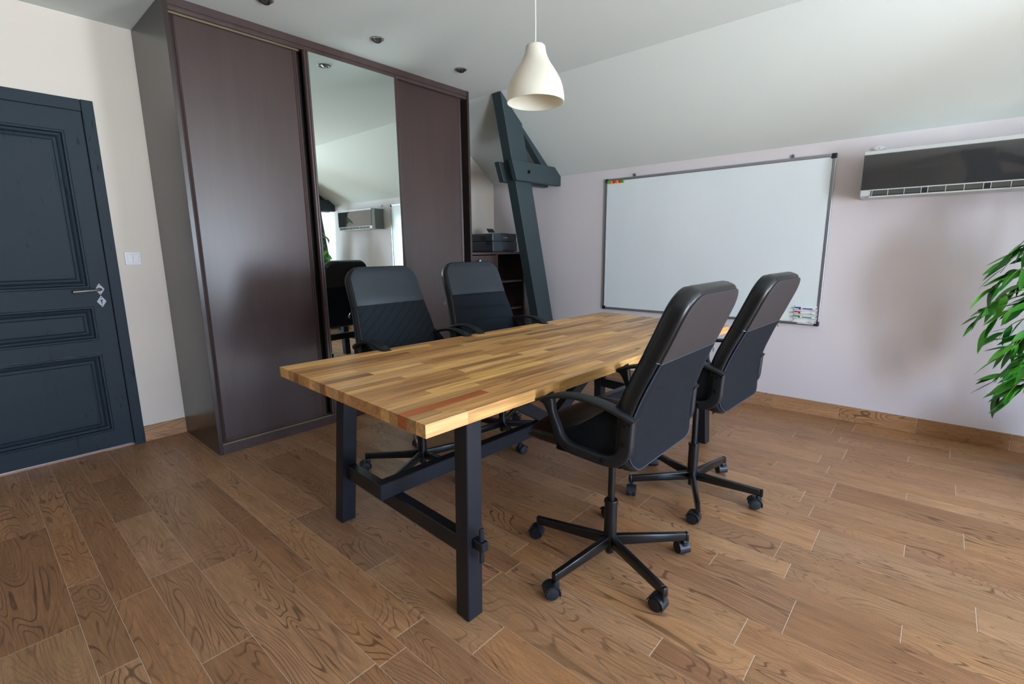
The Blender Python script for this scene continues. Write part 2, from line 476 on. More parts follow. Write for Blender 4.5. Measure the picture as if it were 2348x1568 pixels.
tag(box_obj('wall_left', (XL - T, YW - T, 0), (XL, YD + T, HC), 'wall_dark'), kind='structure')
bm = bmesh.new(); add_box(bm, (DX0 - 0.8, YD + 0.75, 0), (DXL + 1.0, YD + 0.85, HC)); add_box(bm, (DXL + 1.0, YD + T, 0), (DXL + 1.1, YD + 0.85, HC)); add_box(bm, (DX0 - 0.8, YD + T, HC), (DXL + 1.1, YD + 0.85, HC + T)); add_box(bm, (DX0 - 0.8, YD + T, -0.05), (DXL + 1.1, YD + 0.85, -0.0015))
tag(link('hall_light_block', bm, 'wall'), kind='structure')  # unseen slabs added behind the door to dim daylight under it
bm = bmesh.new()
xs = XL
for a_, b_, c_, d_ in OPENINGS:
    add_box(bm, (xs, YW - T, 0), (a_, YW, HC)); add_box(bm, (a_, YW - T, 0), (b_, YW, c_)); add_box(bm, (a_, YW - T, d_), (b_, YW, HC)); xs = b_
add_box(bm, (xs, YW - T, 0), (XW, YW, HC))
tag(link('wall_front', bm, 'wall'), kind='structure')
for i_, (a_, b_, c_, d_) in enumerate(OPENINGS):
    bm = bmesh.new(); f_ = 0.06
    cols = 1; wd = (b_ - a_) / cols
    for q in range(cols):
        u0, u1 = a_ + wd * q, a_ + wd * (q + 1)
        add_box(bm, (u0, YW - 0.08, c_), (u0 + f_, YW - 0.03, d_)); add_box(bm, (u1 - f_, YW - 0.08, c_), (u1, YW - 0.03, d_))
        add_box(bm, (u0 + f_, YW - 0.08, c_), (u1 - f_, YW - 0.03, c_ + f_)); add_box(bm, (u0 + f_, YW - 0.08, d_ - f_), (u1 - f_, YW - 0.03, d_))
    wf = tag(link('window_%d' % (i_ + 1), bm, 'window_frame'), kind='structure')

# baseboards made of floor tile strips
def strip_piece(name, lo, hi, parent, tone):
    o = box_obj(name, Vector(lo) - (Vector(lo) + Vector(hi)) / 2, Vector(hi) - (Vector(lo) + Vector(hi)) / 2, 'tile', parent, 0.0012)
    o.location = (Vector(lo) + Vector(hi)) / 2; o.color = srgb(*tone); return o
BZ = 0.103
def baseboard(name, pieces, axis, back):
    root = empty(name, (0, 0, 0)); tag(root, kind='structure')
    for i, (a, b) in enumerate(pieces):
        tone = TILE_TONES[(i * 3) % len(TILE_TONES)]
        tone = tuple(min(255, q * 1.08) for q in tone)
        L = b - a - 0.003
        bm = bmesh.new(); add_box(bm, (-0.0045, -L / 2, 0.0), (0.0045, L / 2, BZ), 0.0012)
        o = link('tile', bm, 'tile', root); o.color = srgb(*tone)
        if axis == 1: o.location = (back - 0.0045, (a + b) / 2, 0)
        else: o.location = ((a + b) / 2, back - 0.0045, 0); o.rotation_euler = (0, 0, R(90))
    bm = bmesh.new()
    a, b = min(p[0] for p in pieces), max(p[1] for p in pieces)
    if axis == 1: add_box(bm, (back - 0.006, a, 0), (back, b, BZ - 0.002))
    else: add_box(bm, (a, back - 0.006, 0), (b, back, BZ - 0.002))
    link('grout_bed', bm, 'grout', root)
baseboard('baseboard_right', [(-2.19, -1.70), (-1.70, -1.27), (-1.27, -0.845), (-0.845, -0.416), (-0.416, 0.016), (0.016, 0.440), (0.440, 0.865), (0.865, 1.29), (1.29, 1.72), (1.72, 2.15), (2.15, 2.57), (2.57, 2.86)], 1, XW)
baseboard('baseboard_back', [(0.66, 0.892)], 0, YD)
baseboard('baseboard_left', [(-3.29, -2.45), (-2.45, -1.88), (-1.88, -1.3), (-1.3, -0.75), (-0.75, -0.298)], 0, YD)

# ------------------------------------------------------------------ SETTING: door
door = empty('door_1', (0.2, YD, 0)); tag(door, kind='structure')
def D(bm): 
    bmesh.ops.translate(bm, verts=bm.verts, vec=(-0.2, -YD, 0)); return bm
yl = YD - 0.004          # leaf face
bm = bmesh.new()
PX0, PX1 = -0.145, 0.516
panels = [(1.000, 1.872), (0.690, 0.893), (0.120, 0.606)]
x0l = -0.235
for lo, hi in (((x0l, 0.016), (PX0, 1.992)), ((PX1, 0.016), (DXL - 0.002, 1.992)), ((PX0, 0.016), (PX1, 0.120)), ((PX0, 0.606), (PX1, 0.690)), ((PX0, 0.893), (PX1, 1.000)), ((PX0, 1.872), (PX1, 1.992))):
    add_box(bm, (lo[0], yl, lo[1]), (hi[0], yl + 0.038, hi[1]))
link('door_leaf', D(bm), 'door_paint', door)
for za, zb in panels:
    bm = bmesh.new(); rings = []
    for off, dp in ((0, -0.001), (0.004, -0.007), (0.012, -0.007), (0.018, 0.010), (0.028, 0.014), (0.036, 0.006), (0.040, 0.012), (0.052, 0.010), (0.058, 0.003), (0.066, 0.002)):
        rings.append([(a, yl + dp, c) for a, c in ((PX0 + off, za + off), (PX1 - off, za + off), (PX1 - off, zb - off), (PX0 + off, zb - off))])
    rows = [[bm.verts.new(p) for p in rr] for rr in rings]
    for a, b in zip(rows[:-1], rows[1:]):
        for i in range(4): bm.faces.new((a[i], a[(i + 1) % 4], b[(i + 1) % 4], b[i]))
    bm.faces.new(rows[-1])
    link('panel', D(bm), 'door_paint', door)
bm = bmesh.new()
add_box(bm, (DXL, YD - 0.022, 0), (DXR, YD + 0.10, DH), 0.003)
add_box(bm, (DX0 - 0.055, YD - 0.022, 0), (DX0, YD + 0.10, DH), 0.003)
add_box(bm, (DX0 + 0.001, YD - 0.020, 1.984), (DXL - 0.001, YD + 0.10, DH - 0.001), 0.003)
link('casing', D(bm), 'door_paint', door)
bm = bmesh.new(); add_box(bm, (DX0, YD - 0.003, 0), (DXL, YD + 0.05, 0.006), 0.002); link('threshold', D(bm), 'threshold', door)
HX = 0.556
def rhomb(z, name):
    bm = bmesh.new()
    add_prism(bm, [(HX - 0.023, z), (HX, z - 0.036), (HX + 0.023, z), (HX, z + 0.036)], 1, yl - 0.003, yl, 0.0008, 1)
    o = link(name, D(bm), 'plate_metal', door)
    bm = bmesh.new()
    for s_ in (-1, 1): add_tube(bm, [(HX, yl - 0.0028, z + s_ * 0.023), (HX, yl - 0.0042, z + s_ * 0.023)], 0.003, 8)
    if name == 'keyhole_plate':
        add_tube(bm, [(HX, yl - 0.0028, z + 0.006), (HX, yl - 0.0036, z + 0.006)], 0.006, 10)
        add_box(bm, (HX - 0.003, yl - 0.0036, z - 0.014), (HX + 0.003, yl - 0.0028, z + 0.006))
    link('screw', D(bm), 'bolt_dark', o).location = (0, 0, 0)
    return o
rhomb(0.990, 'handle_plate'); rhomb(0.918, 'keyhole_plate')
bm = bmesh.new()
add_tube(bm, [(HX, yl - 0.002, 0.990), (HX, yl - 0.030, 0.990), (HX - 0.004, yl - 0.044, 0.990), (HX - 0.014, yl - 0.050, 0.989), (HX - 0.045, yl - 0.050, 0.987), (HX - 0.095, yl - 0.048, 0.985), (HX - 0.125, yl - 0.047, 0.984), (HX - 0.128, yl - 0.047, 0.984)], [0.010, 0.0085, 0.008, 0.0075, 0.007, 0.0085, 0.0095, 0.005], 12)
smooth_by_angle(link('handle', D(bm), 'nickel', door), 40)

# ------------------------------------------------------------------ light switch
sw = empty('light_switch', (0.737, YD, 1.167)); tag(sw, 'white double light switch on the wall between the blue door and the wardrobe', 'switch')
bm = bmesh.new(); add_box(bm, (-0.040, -0.009, -0.040), (0.040, 0, 0.040), 0.003); link('switch_frame', bm, 'switch_plastic', sw)
for s_ in (-1, 1):
    bm = bmesh.new(); add_box(bm, (min(0.0006 * s_, 0.027 * s_), -0.0125, -0.026), (max(0.0006 * s_, 0.027 * s_), -0.008, 0.026), 0.0015); link('rocker', bm, 'switch_plastic', sw)

# ------------------------------------------------------------------ wardrobe
WX0, WX1, WY = 0.8926, 3.0272, 3.1259
wr = empty('sliding_wardrobe', (2.0, YD, 0)); tag(wr, 'tall dark brown built-in wardrobe with three sliding doors, the middle one mirrored', 'wardrobe')
def Wd(bm): bmesh.ops.translate(bm, verts=bm.verts, vec=(-2.0, -YD, 0)); return bm
def wbox(name, lo, hi, mat, parent=wr, bev=0.0008, **kw):
    bm = bmesh.new(); add_box(bm, lo, hi, bev, seg=1); return link(name, Wd(bm), mat, parent)
wbox('side_panel', (WX0, WY, 0), (WX0 + 0.022, YD - 0.001, HC - 0.001), 'veneer_side')
wbox('side_panel', (WX1 - 0.022, WY - 0.004, 0), (WX1, YD - 0.001, HC - 0.001), 'veneer_side')
wbox('back_panel', (WX0 + 0.022, YD - 0.02, 0), (WX1 - 0.022, YD - 0.002, HC - 0.002), 'veneer_side')
bm = bmesh.new()
add_prism(bm, [(WY, HC - 0.001), (WY, HC - 0.040), (WY + 0.005, HC - 0.043), (WY + 0.005, HC - 0.050), (WY + 0.002, HC - 0.053), (WY + 0.006, HC - 0.060), (WY + 0.006, HC - 0.064), (WY + 0.02, HC - 0.066), (WY + 0.09, HC - 0.066), (WY + 0.09, HC - 0.001)], 0, WX0 + 0.022, WX1 - 0.022)
link('top_fascia', Wd(bm), 'veneer_trim', wr)
bm = bmesh.new(); add_box(bm, (WX0 + 0.022, WY + 0.020, HC - 0.075), (1.600, WY + 0.026, HC - 0.064)); link('top_track', Wd(bm), 'track_metal', wr)
wbox('plinth', (WX0 + 0.022, WY + 0.002, 0), (WX1 - 0.022, WY + 0.09, 0.058), 'veneer_trim')
bm = bmesh.new(); add_box(bm, (WX0 + 0.022, WY + 0.004, 0.058), (WX1 - 0.022, WY + 0.008, 0.068)); add_box(bm, (WX0 + 0.022, WY + 0.03, 0.058), (WX1 - 0.022, WY + 0.034, 0.068)); add_box(bm, (WX0 + 0.022, WY + 0.056, 0.058), (WX1 - 0.022, WY + 0.06, 0.068)); link('bottom_track', Wd(bm), 'track_metal', wr)
wbox('interior_shade', (WX0 + 0.022, WY + 0.085, 0.06), (WX1 - 0.022, WY + 0.09, HC - 0.07), 'gap_shade')  # near-black sheet standing in for the shade behind the doors
def stile(x0, x1, y, name, parent):
    """vertical moulded bar, face at y"""
    w = x1 - x0; f = (0, 0.10, 0.28, 0.42, 0.50, 0.58, 0.72, 0.90, 1.0); dp = (0.012, 0.003, 0.0, 0.002, 0.006, 0.002, 0.0, 0.003, 0.012)
    bm = bmesh.new(); poly = [(x0 + w * a, y + b) for a, b in zip(f, dp)] + [(x1, y + 0.028), (x0, y + 0.028)]
    add_prism(bm, poly, 2, 0.066, HC - 0.062); o = link(name, Wd(bm), 'veneer_trim', parent); return smooth_by_angle(o, 50)
def sdoor(x0, x1, y, sl, sr, mat, label):
    pn = bmesh.new(); add_box(pn, (x0 + sl - 0.002, y + 0.008, 0.074), (x1 - sr + 0.002, y + 0.016, HC - 0.066))
    d = link('sliding_door', Wd(pn), mat, wr); d['label'] = label
    stile(x0, x0 + sl, y, 'stile', d); stile(x1 - sr, x1, y, 'stile', d)
    bm = bmesh.new(); add_box(bm, (x0 + sl, y + 0.004, 0.068), (x1 - sr, y + 0.02, 0.082), 0.0015); link('bottom_rail', Wd(bm), 'veneer_trim', d)
    return d
YR = WY + 0.028
sdoor(0.916, 1.596, YR, 0.032, 0.032, 'veneer', 'dark wood sliding door')
sdoor(2.270, 2.962, YR, 0.030, 0.026, 'veneer', 'dark wood sliding door')
md = sdoor(1.618, 2.318, WY - 0.006, 0.034, 0.028, 'mirror', 'mirror-faced sliding door')

# ------------------------------------------------------------------ corner cabinet
CY, CZ = 3.20, 1.178
cb = empty('corner_cabinet', (3.42, YD, 0)); tag(cb, 'dark wood cabinet with a drawer and open shelves in the corner behind the leaning post', 'cabinet')
def Cb(bm): bmesh.ops.translate(bm, verts=bm.verts, vec=(-3.42, -YD, 0)); return bm
def cbox(name, lo, hi, mat='veneer', parent=cb, bev=0.0006):
    bm = bmesh.new(); add_box(bm, lo, hi, bev, seg=1); return link(name, Cb(bm), mat, parent)
CX0, CX1 = 3.032, 3.832
cbox('top_board', (CX0, CY - 0.004, CZ - 0.020), (CX1, YD - 0.002, CZ), 'veneer_trim')
cbox('side_panel', (CX0, CY, 0), (CX0 + 0.018, YD - 0.002, CZ - 0.0205), 'veneer_trim')
cbox('side_panel', (CX1 - 0.020, CY, 0), (CX1, YD - 0.002, CZ - 0.0205), 'veneer_trim')
cbox('divider', (3.420, CY, 0.02), (3.436, YD - 0.02, CZ - 0.0205), 'veneer_trim')
cbox('back_panel', (CX0 + 0.018, YD - 0.014, 0.02), (CX1 - 0.02, YD - 0.003, CZ - 0.0205), 'veneer')
cbox('plinth', (CX0 + 0.019, CY + 0.02, 0), (CX1 - 0.0205, CY + 0.04, 0.06), 'veneer_trim')
for z_ in (0.893, 0.622, 0.35, 0.075): cbox('shelf', (3.437, CY + 0.012, z_ - 0.009), (CX1 - 0.0205, YD - 0.015, z_ + 0.009), 'veneer_trim')
for z0_, z1_ in ((1.030, 1.150), (0.895, 1.024), (0.42, 0.889), (0.065, 0.414)):
    d_ = cbox('drawer' if z1_ - z0_ < 0.2 else 'cabinet_door', (CX0 + 0.0195, CY + 0.001, z0_), (3.418, CY + 0.019, z1_), 'veneer', bev=0.001)
    bm = bmesh.new(); kx = 3.178 if z1_ > 1.1 else 3.230; kz = (z0_ + z1_) / 2 + 0.012
    add_tube(bm, [(kx, CY + 0.001, kz), (kx, CY - 0.012, kz), (kx, CY - 0.016, kz - 0.001), (kx, CY - 0.026, kz - 0.002), (kx, CY - 0.030, kz - 0.002)], [0.006, 0.006, 0.014, 0.015, 0.006], 14)
    smooth_by_angle(link('knob', Cb(bm), 'chrome', d_), 40)

# ------------------------------------------------------------------ printer
pr = empty('printer', (3.58, 3.42, CZ + 0.0006)); tag(pr, 'dark grey laser printer on top of the corner cabinet', 'printer')
bm = bmesh.new(); add_box(bm, (-0.178, -0.190, 0.006), (0.172, 0.180, 0.100), 0.006); add_box(bm, (-0.178, -0.186, 0.101), (0.172, 0.180, 0.176), 0.010); add_box(bm, (-0.160, -0.170, 0.0), (0.155, 0.165, 0.006))
link('printer_body', bm, 'printer_body', pr)
bm = bmesh.new(); add_box(bm, (-0.150, -0.190, 0.112), (0.160, -0.184, 0.160), 0.002); link('front_cover', bm, 'printer_body', pr)
bm = bmesh.new(); add_box(bm, (-0.035, -0.194, 0.004), (0.055, -0.186, 0.030), 0.003); link('tray_grip', bm, 'printer_dark', pr)
bm = bmesh.new()
for i in range(5): add_box(bm, (-0.1795, -0.10 + i * 0.016, 0.118), (-0.1775, -0.091 + i * 0.016, 0.150))
for i in range(4): add_box(bm, (-0.1795, -0.155 + i * 0.016, 0.065), (-0.1775, -0.146 + i * 0.016, 0.105))
link('vent', bm, 'printer_dark', pr)
bm = bmesh.new(); add_box(bm, (-0.045, -0.12, 0.0), (0.045, -0.116, 0.045), mat=Matrix.Translation((0.0, 0.0, 0.172)) @ Matrix.Rotation(R(-38), 4, 'X') @ Matrix.Translation((0, 0.1, 0.04 - 0.03))); link('output_flap', bm, 'printer_dark', pr)
bm = bmesh.new(); add_box(bm, (-0.05, -0.184, 0.1755), (0.05, -0.10, 0.178), 0.001); link('control_panel', bm, 'printer_dark', pr)
cu = bpy.data.curves.new('lettering', 'FONT'); cu.body = 'brother'; cu.size = 0.020; cu.extrude = 0.0003; cu.align_x = 'CENTER'; cu.align_y = 'CENTER'
cu.materials.append(M['logo_grey']); tmp_ = bpy.data.objects.new('tmp', cu); COL.objects.link(tmp_); bpy.context.view_layer.update()
me_ = bpy.data.meshes.new_from_object(tmp_.evaluated_get(bpy.context.evaluated_depsgraph_get())); bpy.data.objects.remove(tmp_)
lo_ = bpy.data.objects.new('lettering', me_); COL.objects.link(lo_); lo_.parent = pr; lo_.location = (0.0, -0.1906, 0.137); lo_.rotation_euler = (R(90), 0, 0)
bm = bmesh.new()
add_tube(bm, curve_pts([(0.172, 0.10, 0.10), (0.205, 0.02, 0.095), (0.225, -0.06, 0.05), (0.215, -0.10, 0.006), (0.19, -0.04, 0.005), (0.20, 0.06, 0.004)]), 0.0035, 6)
add_tube(bm, curve_pts([(0.172, 0.08, 0.06), (0.21, -0.02, 0.062), (0.236, -0.07, 0.03), (0.232, -0.10, 0.006), (0.20, -0.11, 0.005), (0.188, -0.02, 0.005)]), 0.0035, 6)
link('power_cable', bm, 'cable', pr)

# ------------------------------------------------------------------ roof truss (post, blochets, brace)
BF, BP0, BP1, BR = 2.863, 2.913, 3.015, 3.063
def truss(dy, label, post=((3.839, 0), (XW - 0.0015, 0), (XW - 0.0015, 0.335), (3.594, 1.792), (3.464, 2.281), (3.199, 2.485), (3.189, 2.4865))):
    t = empty('roof_truss', (3.80, BF + dy + 0.1, 0)); tag(t, label, 'beam', 'painted roof trusses')
    def Tb(bm): bmesh.ops.translate(bm, verts=bm.verts, vec=(-3.80, -BF - 0.1, 0)); return bm
    e = 0.0015
    bm = bmesh.new(); add_prism(bm, list(post), 1, BP0, BP1, 0.004, 1)
    link('post', Tb(bm), 'beam_paint', t)
    for a, b in ((BF, BP0 - 0.0005), (BP1 + 0.0005, BR + 0.012)):
        bm = bmesh.new(); add_prism(bm, [(3.270, 1.955), (3.884, 1.960), (XW - e, 1.8865), (XW - e, 1.797), (3.333, 1.792)], 1, a, b, 0.004, 1)
        link('tie_plank', Tb(bm), 'beam_paint', t)
    bm = bmesh.new(); add_prism(bm, [(3.464, 2.281), (3.890, 1.9555), (3.800, 1.9555), (3.776, 1.9605), (3.500, 2.215), (3.482, 2.25)], 1, BP0 + 0.02, BP0 + 0.085)
    link('brace', Tb(bm), 'beam_paint', t)
    bm = bmesh.new(); add_tube(bm, [(3.493, BF + 0.002, 1.876), (3.493, BF - 0.004, 1.876)], 0.018, 6); add_tube(bm, [(3.493, BF - 0.003, 1.876), (3.493, BF - 0.016, 1.876)], 0.009, 6)
    link('bolt', Tb(bm), 'bolt_dark', t)
    return t
truss(0, 'dark blue-grey wooden roof truss with a leaning post between the cabinet and the whiteboard')
truss(-3.905, 'dark blue-grey roof truss beyond the air conditioner, seen in the mirror', ((3.60, 0), (XW - 0.0015, 0), (XW - 0.0015, 0.45), (3.85, 1.2), (3.79, 1.7), (3.765, 2.050), (3.21, 2.474), (3.34, 1.7)))

# timber of the opposite roof slope, standing against the left wall (it shows in the glossy air conditioner front)
lt = empty('roof_truss', (-1.80, -0.6, 0)); tag(lt, 'dark timber post and beam against the left wall, reflected in the air conditioner', 'beam', 'painted roof trusses')
for nm_, pl_ in (('post', [(-0.83, 0.0), (0.012, HC - 0.002), (-0.325, HC - 0.002), (-1.19, 0.0)]), ('tie_plank', [(-0.07, 2.03), (-0.085, 2.165), (-1.2, 2.10), (-1.2, 1.96)]), ('brace', [(-0.37, HC - 0.05), (-0.37, HC - 0.16), (-1.05, 2.13), (-0.90, 2.13)])):
    bm = bmesh.new(); add_prism(bm, [(p[0] + 0.6, p[1]) for p in pl_], 0, -0.099 if nm_ != 'tie_plank' else -0.03, -0.035 if nm_ != 'tie_plank' else 0.03, 0.003, 1); link(nm_, bm, 'beam_paint', lt)

# ------------------------------------------------------------------ whiteboard
wbd = empty('whiteboard', (XW, 1.49, 0.649)); tag(wbd, 'large wall-mounted whiteboard in a silver frame with black corners', 'whiteboard')
BW, BH = (2.3638 - 0.6169), (1.8077 - 0.6492)
hw = BW / 2
bm = bmesh.new(); add_box(bm, (-0.015, -hw + 0.018, 0.018), (-0.001, hw - 0.018, BH - 0.018)); link('writing_surface', bm, 'whiteboard', wbd)
for lo, hi in (((-0.020, -hw + 0.03, 0), (-0.001, hw - 0.03, 0.022)), ((-0.020, -hw + 0.03, BH - 0.022), (-0.001, hw - 0.03, BH)), ((-0.020, -hw, 0.03), (-0.001, -hw + 0.022, BH - 0.03)), ((-0.020, hw - 0.022, 0.03), (-0.001, hw, BH - 0.03))):
    bm = bmesh.new(); add_box(bm, lo, hi, 0.004); link('frame_bar', bm, 'aluminium', wbd)
for sy in (-1, 1):
    for z0_ in (0, BH - 0.032):
        bm = bmesh.new()
        y_ = sorted((sy * hw, sy * (hw - 0.032)))
        add_box(bm, (-0.022, y_[0] - (0.001 if sy < 0 else 0), z0_ - (0.001 if z0_ == 0 else 0)), (-0.001, y_[1] + (0.001 if sy > 0 else 0), z0_ + 0.032 + (0.001 if z0_ else 0)), 0.005); link('corner_cap', bm, 'black_corner', wbd)
for yy in (2.085, 0.880):
    bm = bmesh.new(); y_ = yy - 1.49
    add_box(bm, (-0.006, y_ - 0.010, BH), (-0.001, y_ + 0.010, BH + 0.012), 0.001); add_tube(bm, [(-0.001, y_, BH + 0.014), (-0.014, y_, BH + 0.014), (-0.018, y_, BH + 0.020)], 0.004, 8)
    add_tube(bm, [(-0.008, y_ + 0.012 * math.cos(a), BH + 0.012 + 0.012 * math.sin(a)) for a in [i * math.pi / 6 for i in range(-1, 8)]], 0.002, 6)
    link('wall_hook', bm, 'chrome', wbd)
XF = XW - 0.0152
for i, (c_, nm) in enumerate((('green', 'leftmost green'), ('orange', 'left orange'), ('red', 'left red'), ('orange', 'right orange'), ('red', 'right red'), ('green', 'rightmost green'))):
    yy = 2.333 - i * 0.0288
    mg = empty('magnet', (XF, yy, 1.7795 - 0.0005 * i)); tag(mg, '%s round magnet in the row at the top left of the whiteboard' % nm, 'magnet', 'round magnets on the whiteboard')
    bm = bmesh.new(); add_tube(bm, [(0, 0, 0), (-0.005, 0, 0), (-0.0075, 0, 0), (-0.009, 0, 0)], [0.0130, 0.0135, 0.0120, 0.009], 20)
    smooth_by_angle(link('magnet_body', bm, 'magnet_' + c_, mg), 50)

# marker holder
mh = empty('marker_holder', (XF - 0.0006, 0.703, 0.664)); tag(mh, 'white plastic marker holder at the bottom right of the whiteboard', 'holder')
bm = bmesh.new(); add_box(bm, (-0.004, -0.072, 0.0), (-0.0005, 0.072, 0.124), 0.001); link('back_plate', bm, 'white_plastic', mh)
for q in range(4):
    for s_ in (-1, 1):
        bm = bmesh.new(); z_ = 0.004 + q * 0.0305
        a_, b_ = sorted((s_ * 0.072, s_ * 0.042))
        add_box(bm, (-0.026, a_, z_), (-0.004, b_, z_ + 0.003), 0.0008); add_box(bm, (-0.026, a_, z_), (-0.023, b_, z_ + 0.010), 0.0008); link('clip_shelf', bm, 'white_plastic', mh)
bm = bmesh.new(); add_box(bm, (-0.028, -0.055, -0.003), (-0.004, 0.045, 0.001), 0.001); link('bottom_ledge', bm, 'white_plastic', mh)
for q, (c_, dz, body) in enumerate((('blue', 0.0955 + 0.0095, 'clear'), ('red', 0.065 + 0.0095, 'white'), ('green', 0.0345 + 0.0095, 'clear'))):
    mk = empty('marker', (XF - 0.0135, 0.703, 0.664 + dz)); tag(mk, '%s capped marker in the holder at the bottom right of the whiteboard' % c_, 'marker', 'markers in the whiteboard holder')
    bm = bmesh.new(); add_tube(bm, [(0, 0.035, 0), (0, -0.058, 0), (0, -0.062, 0)], [0.0072, 0.0072, 0.006], 12); smooth_by_angle(link('barrel', bm, 'white_plastic', mk))
    bm = bmesh.new(); add_tube(bm, [(0, 0.068, 0), (0, 0.064, 0), (0, 0.030, 0)], [0.006, 0.0078, 0.0080], 12); smooth_by_angle(link('cap', bm, 'marker_' + c_, mk))
    bm = bmesh.new(); add_tube(bm, [(0, -0.0619, 0), (0, -0.068, 0)], [0.0062, 0.0055], 12); smooth_by_angle(link('end_plug', bm, 'marker_' + c_, mk))
    if body == 'clear':
        bm = bmesh.new(); add_box(bm, (-0.0078, -0.045, -0.003), (-0.0070, 0.018, 0.003)); link('ink_print', bm, 'marker_' + c_, mk)
sp = empty('board_eraser', (XF, 0.905, 0.667)); tag(sp, 'yellow scalloped sponge eraser on the whiteboard, half hidden by the far right chair', 'eraser')
bm = bmesh.new()
poly = []
for i in range(40):
    a = 2 * math.pi * i / 40; rr = 1 + 0.05 * math.cos(8 * a); poly.append((0.055 * math.cos(a) * rr, 0.048 + 0.045 * math.sin(a) * rr))
add_prism(bm, poly, 0, -0.020, -0.001, 0.002, 1); link('sponge', bm, 'yellow_sponge', sp)

# ------------------------------------------------------------------ air conditioner
ac = empty('air_conditioner', (XW, 0.02, 1.493)); tag(ac, 'wall-mounted air conditioner with a glossy dark front panel under the sloping ceiling', 'air conditioner')
A0, A1 = -0.425, 0.425      # along y
H = 0.272
bm = bmesh.new(); add_prism(bm, [(-0.002, 0.0), (-0.170, 0.0), (-0.198, 0.010), (-0.200, 0.040), (-0.198, H - 0.004), (-0.190, H), (-0.002, H)], 1, A0, A1, 0.003, 1)
link('casing', bm, 'ac_silver', ac)
bm = bmesh.new(); add_box(bm, (-0.206, A0 + 0.002, 0.046), (-0.196, A1 - 0.002, H - 0.022), 0.002); link('front_panel', bm, 'ac_glass', ac)
bm = bmesh.new(); add_box(bm, (-0.204, A0, H - 0.021), (-0.186, A1, H + 0.001), 0.003); link('top_trim', bm, 'ac_silver', ac)
bm = bmesh.new(); add_box(bm, (-0.150, A1 - 0.004, 0.004), (-0.012, A1 + 0.0015, H - 0.006), 0.002); link('end_cover', bm, 'ac_grey', ac)
S0, S1 = A1 - 0.055, A0 + 0.03
bm = bmesh.new(); add_box(bm, (-0.2015, S1, 0.008), (-0.185, S0, 0.044)); link('outlet_slot', bm, 'ac_dark', ac)
for i in range(3):
    L0 = S0 - 0.004 - i * 0.262
    bm = bmesh.new(); add_box(bm, (-0.2035, L0 - 0.235, 0.013), (-0.2005, L0, 0.038), 0.001); lv = link('louvre', bm, 'ac_louvre', ac)
    for q in range(4):
        bm = bmesh.new(); yy = L0 - q * 0.0775
        add_box(bm, (-0.206, yy - 0.003, 0.009), (-0.203, yy, 0.043)); link('fin', bm, 'ac_silver', lv)
    bm = bmesh.new(); add_tube(bm, [(-0.2035, L0 - 0.249, 0.024), (-0.207, L0 - 0.249, 0.024)], 0.006, 10); link('pivot', bm, 'printer_dark', lv)
bm = bmesh.new(); add_box(bm, (-0.204, S1 - 0.01, 0.040), (-0.199, S0 + 0.01, 0.046)); add_box(bm, (-0.202, S1 - 0.01, 0.0), (-0.190, S0 + 0.01, 0.008), 0.002); link('lower_trim', bm, 'ac_silver', ac)

fx = empty('wall_sensor', (XW, 0.393, 1.806)); tag(fx, 'small white oval fitting on the wall just above the air conditioner', 'fitting')
bm = bmesh.new(); add_prism(bm, [(0.030 * math.cos(2 * math.pi * i / 20), 0.012 * math.sin(2 * math.pi * i / 20)) for i in range(20)], 0, -0.022, -0.0005, 0.003, 2); smooth_by_angle(link('cover', bm, 'white_plastic', fx), 60)
bm = bmesh.new(); add_tube(bm, [(-0.0215, 0, 0), (-0.0235, 0, 0)], 0.003, 8); link('screw', bm, 'nickel', fx)

# ------------------------------------------------------------------ recessed ceiling spots
for (x_, y_, lb) in ((1.272, 2.815, 'recessed ceiling spotlight above the left wardrobe door, cut by the top edge'), (1.937, 2.800, 'recessed round ceiling spotlight in front of the mirrored wardrobe door'), (2.642, 2.800, 'recessed round ceiling spotlight beside the right end of the wardrobe')):
    sp_ = empty('ceiling_spotlight', (x_, y_, HC)); tag(sp_, lb, 'spotlight', 'recessed ceiling spotlights')
    bm = bmesh.new(); rows = [[(r_ * math.cos(2 * math.pi * i / 32), r_ * math.sin(2 * math.pi * i / 32), z_) for i in range(32)] for r_, z_ in ((0.044, -0.0006), (0.042, -0.004), (0.036, -0.005), (0.031, -0.002), (0.030, -0.0008))]
    add_ring_loft(bm, rows, False); smooth_by_angle(link('trim_ring', bm, 'spot_ring', sp_), 60)
    Q = Matrix.Rotation(R(20), 4, 'Y') @ Matrix.Rotation(R(-14), 4, 'X')
    bm = bmesh.new(); add_lathe(bm, [(0.027, -0.001), (0.029, -0.006), (0.024, -0.007), (0.019, -0.003)], 28); bmesh.ops.transform(bm, matrix=Q, verts=bm.verts); smooth_by_angle(link('tilting_head', bm, 'ac_dark', sp_), 60)
    bm = bmesh.new(); add_lathe(bm, [(0.020, -0.0045), (0.012, -0.0095), (0.004, -0.0105)], 24); bmesh.ops.transform(bm, matrix=Q, verts=bm.verts); smooth_by_angle(link('bulb', bm, 'chrome', sp_), 60)

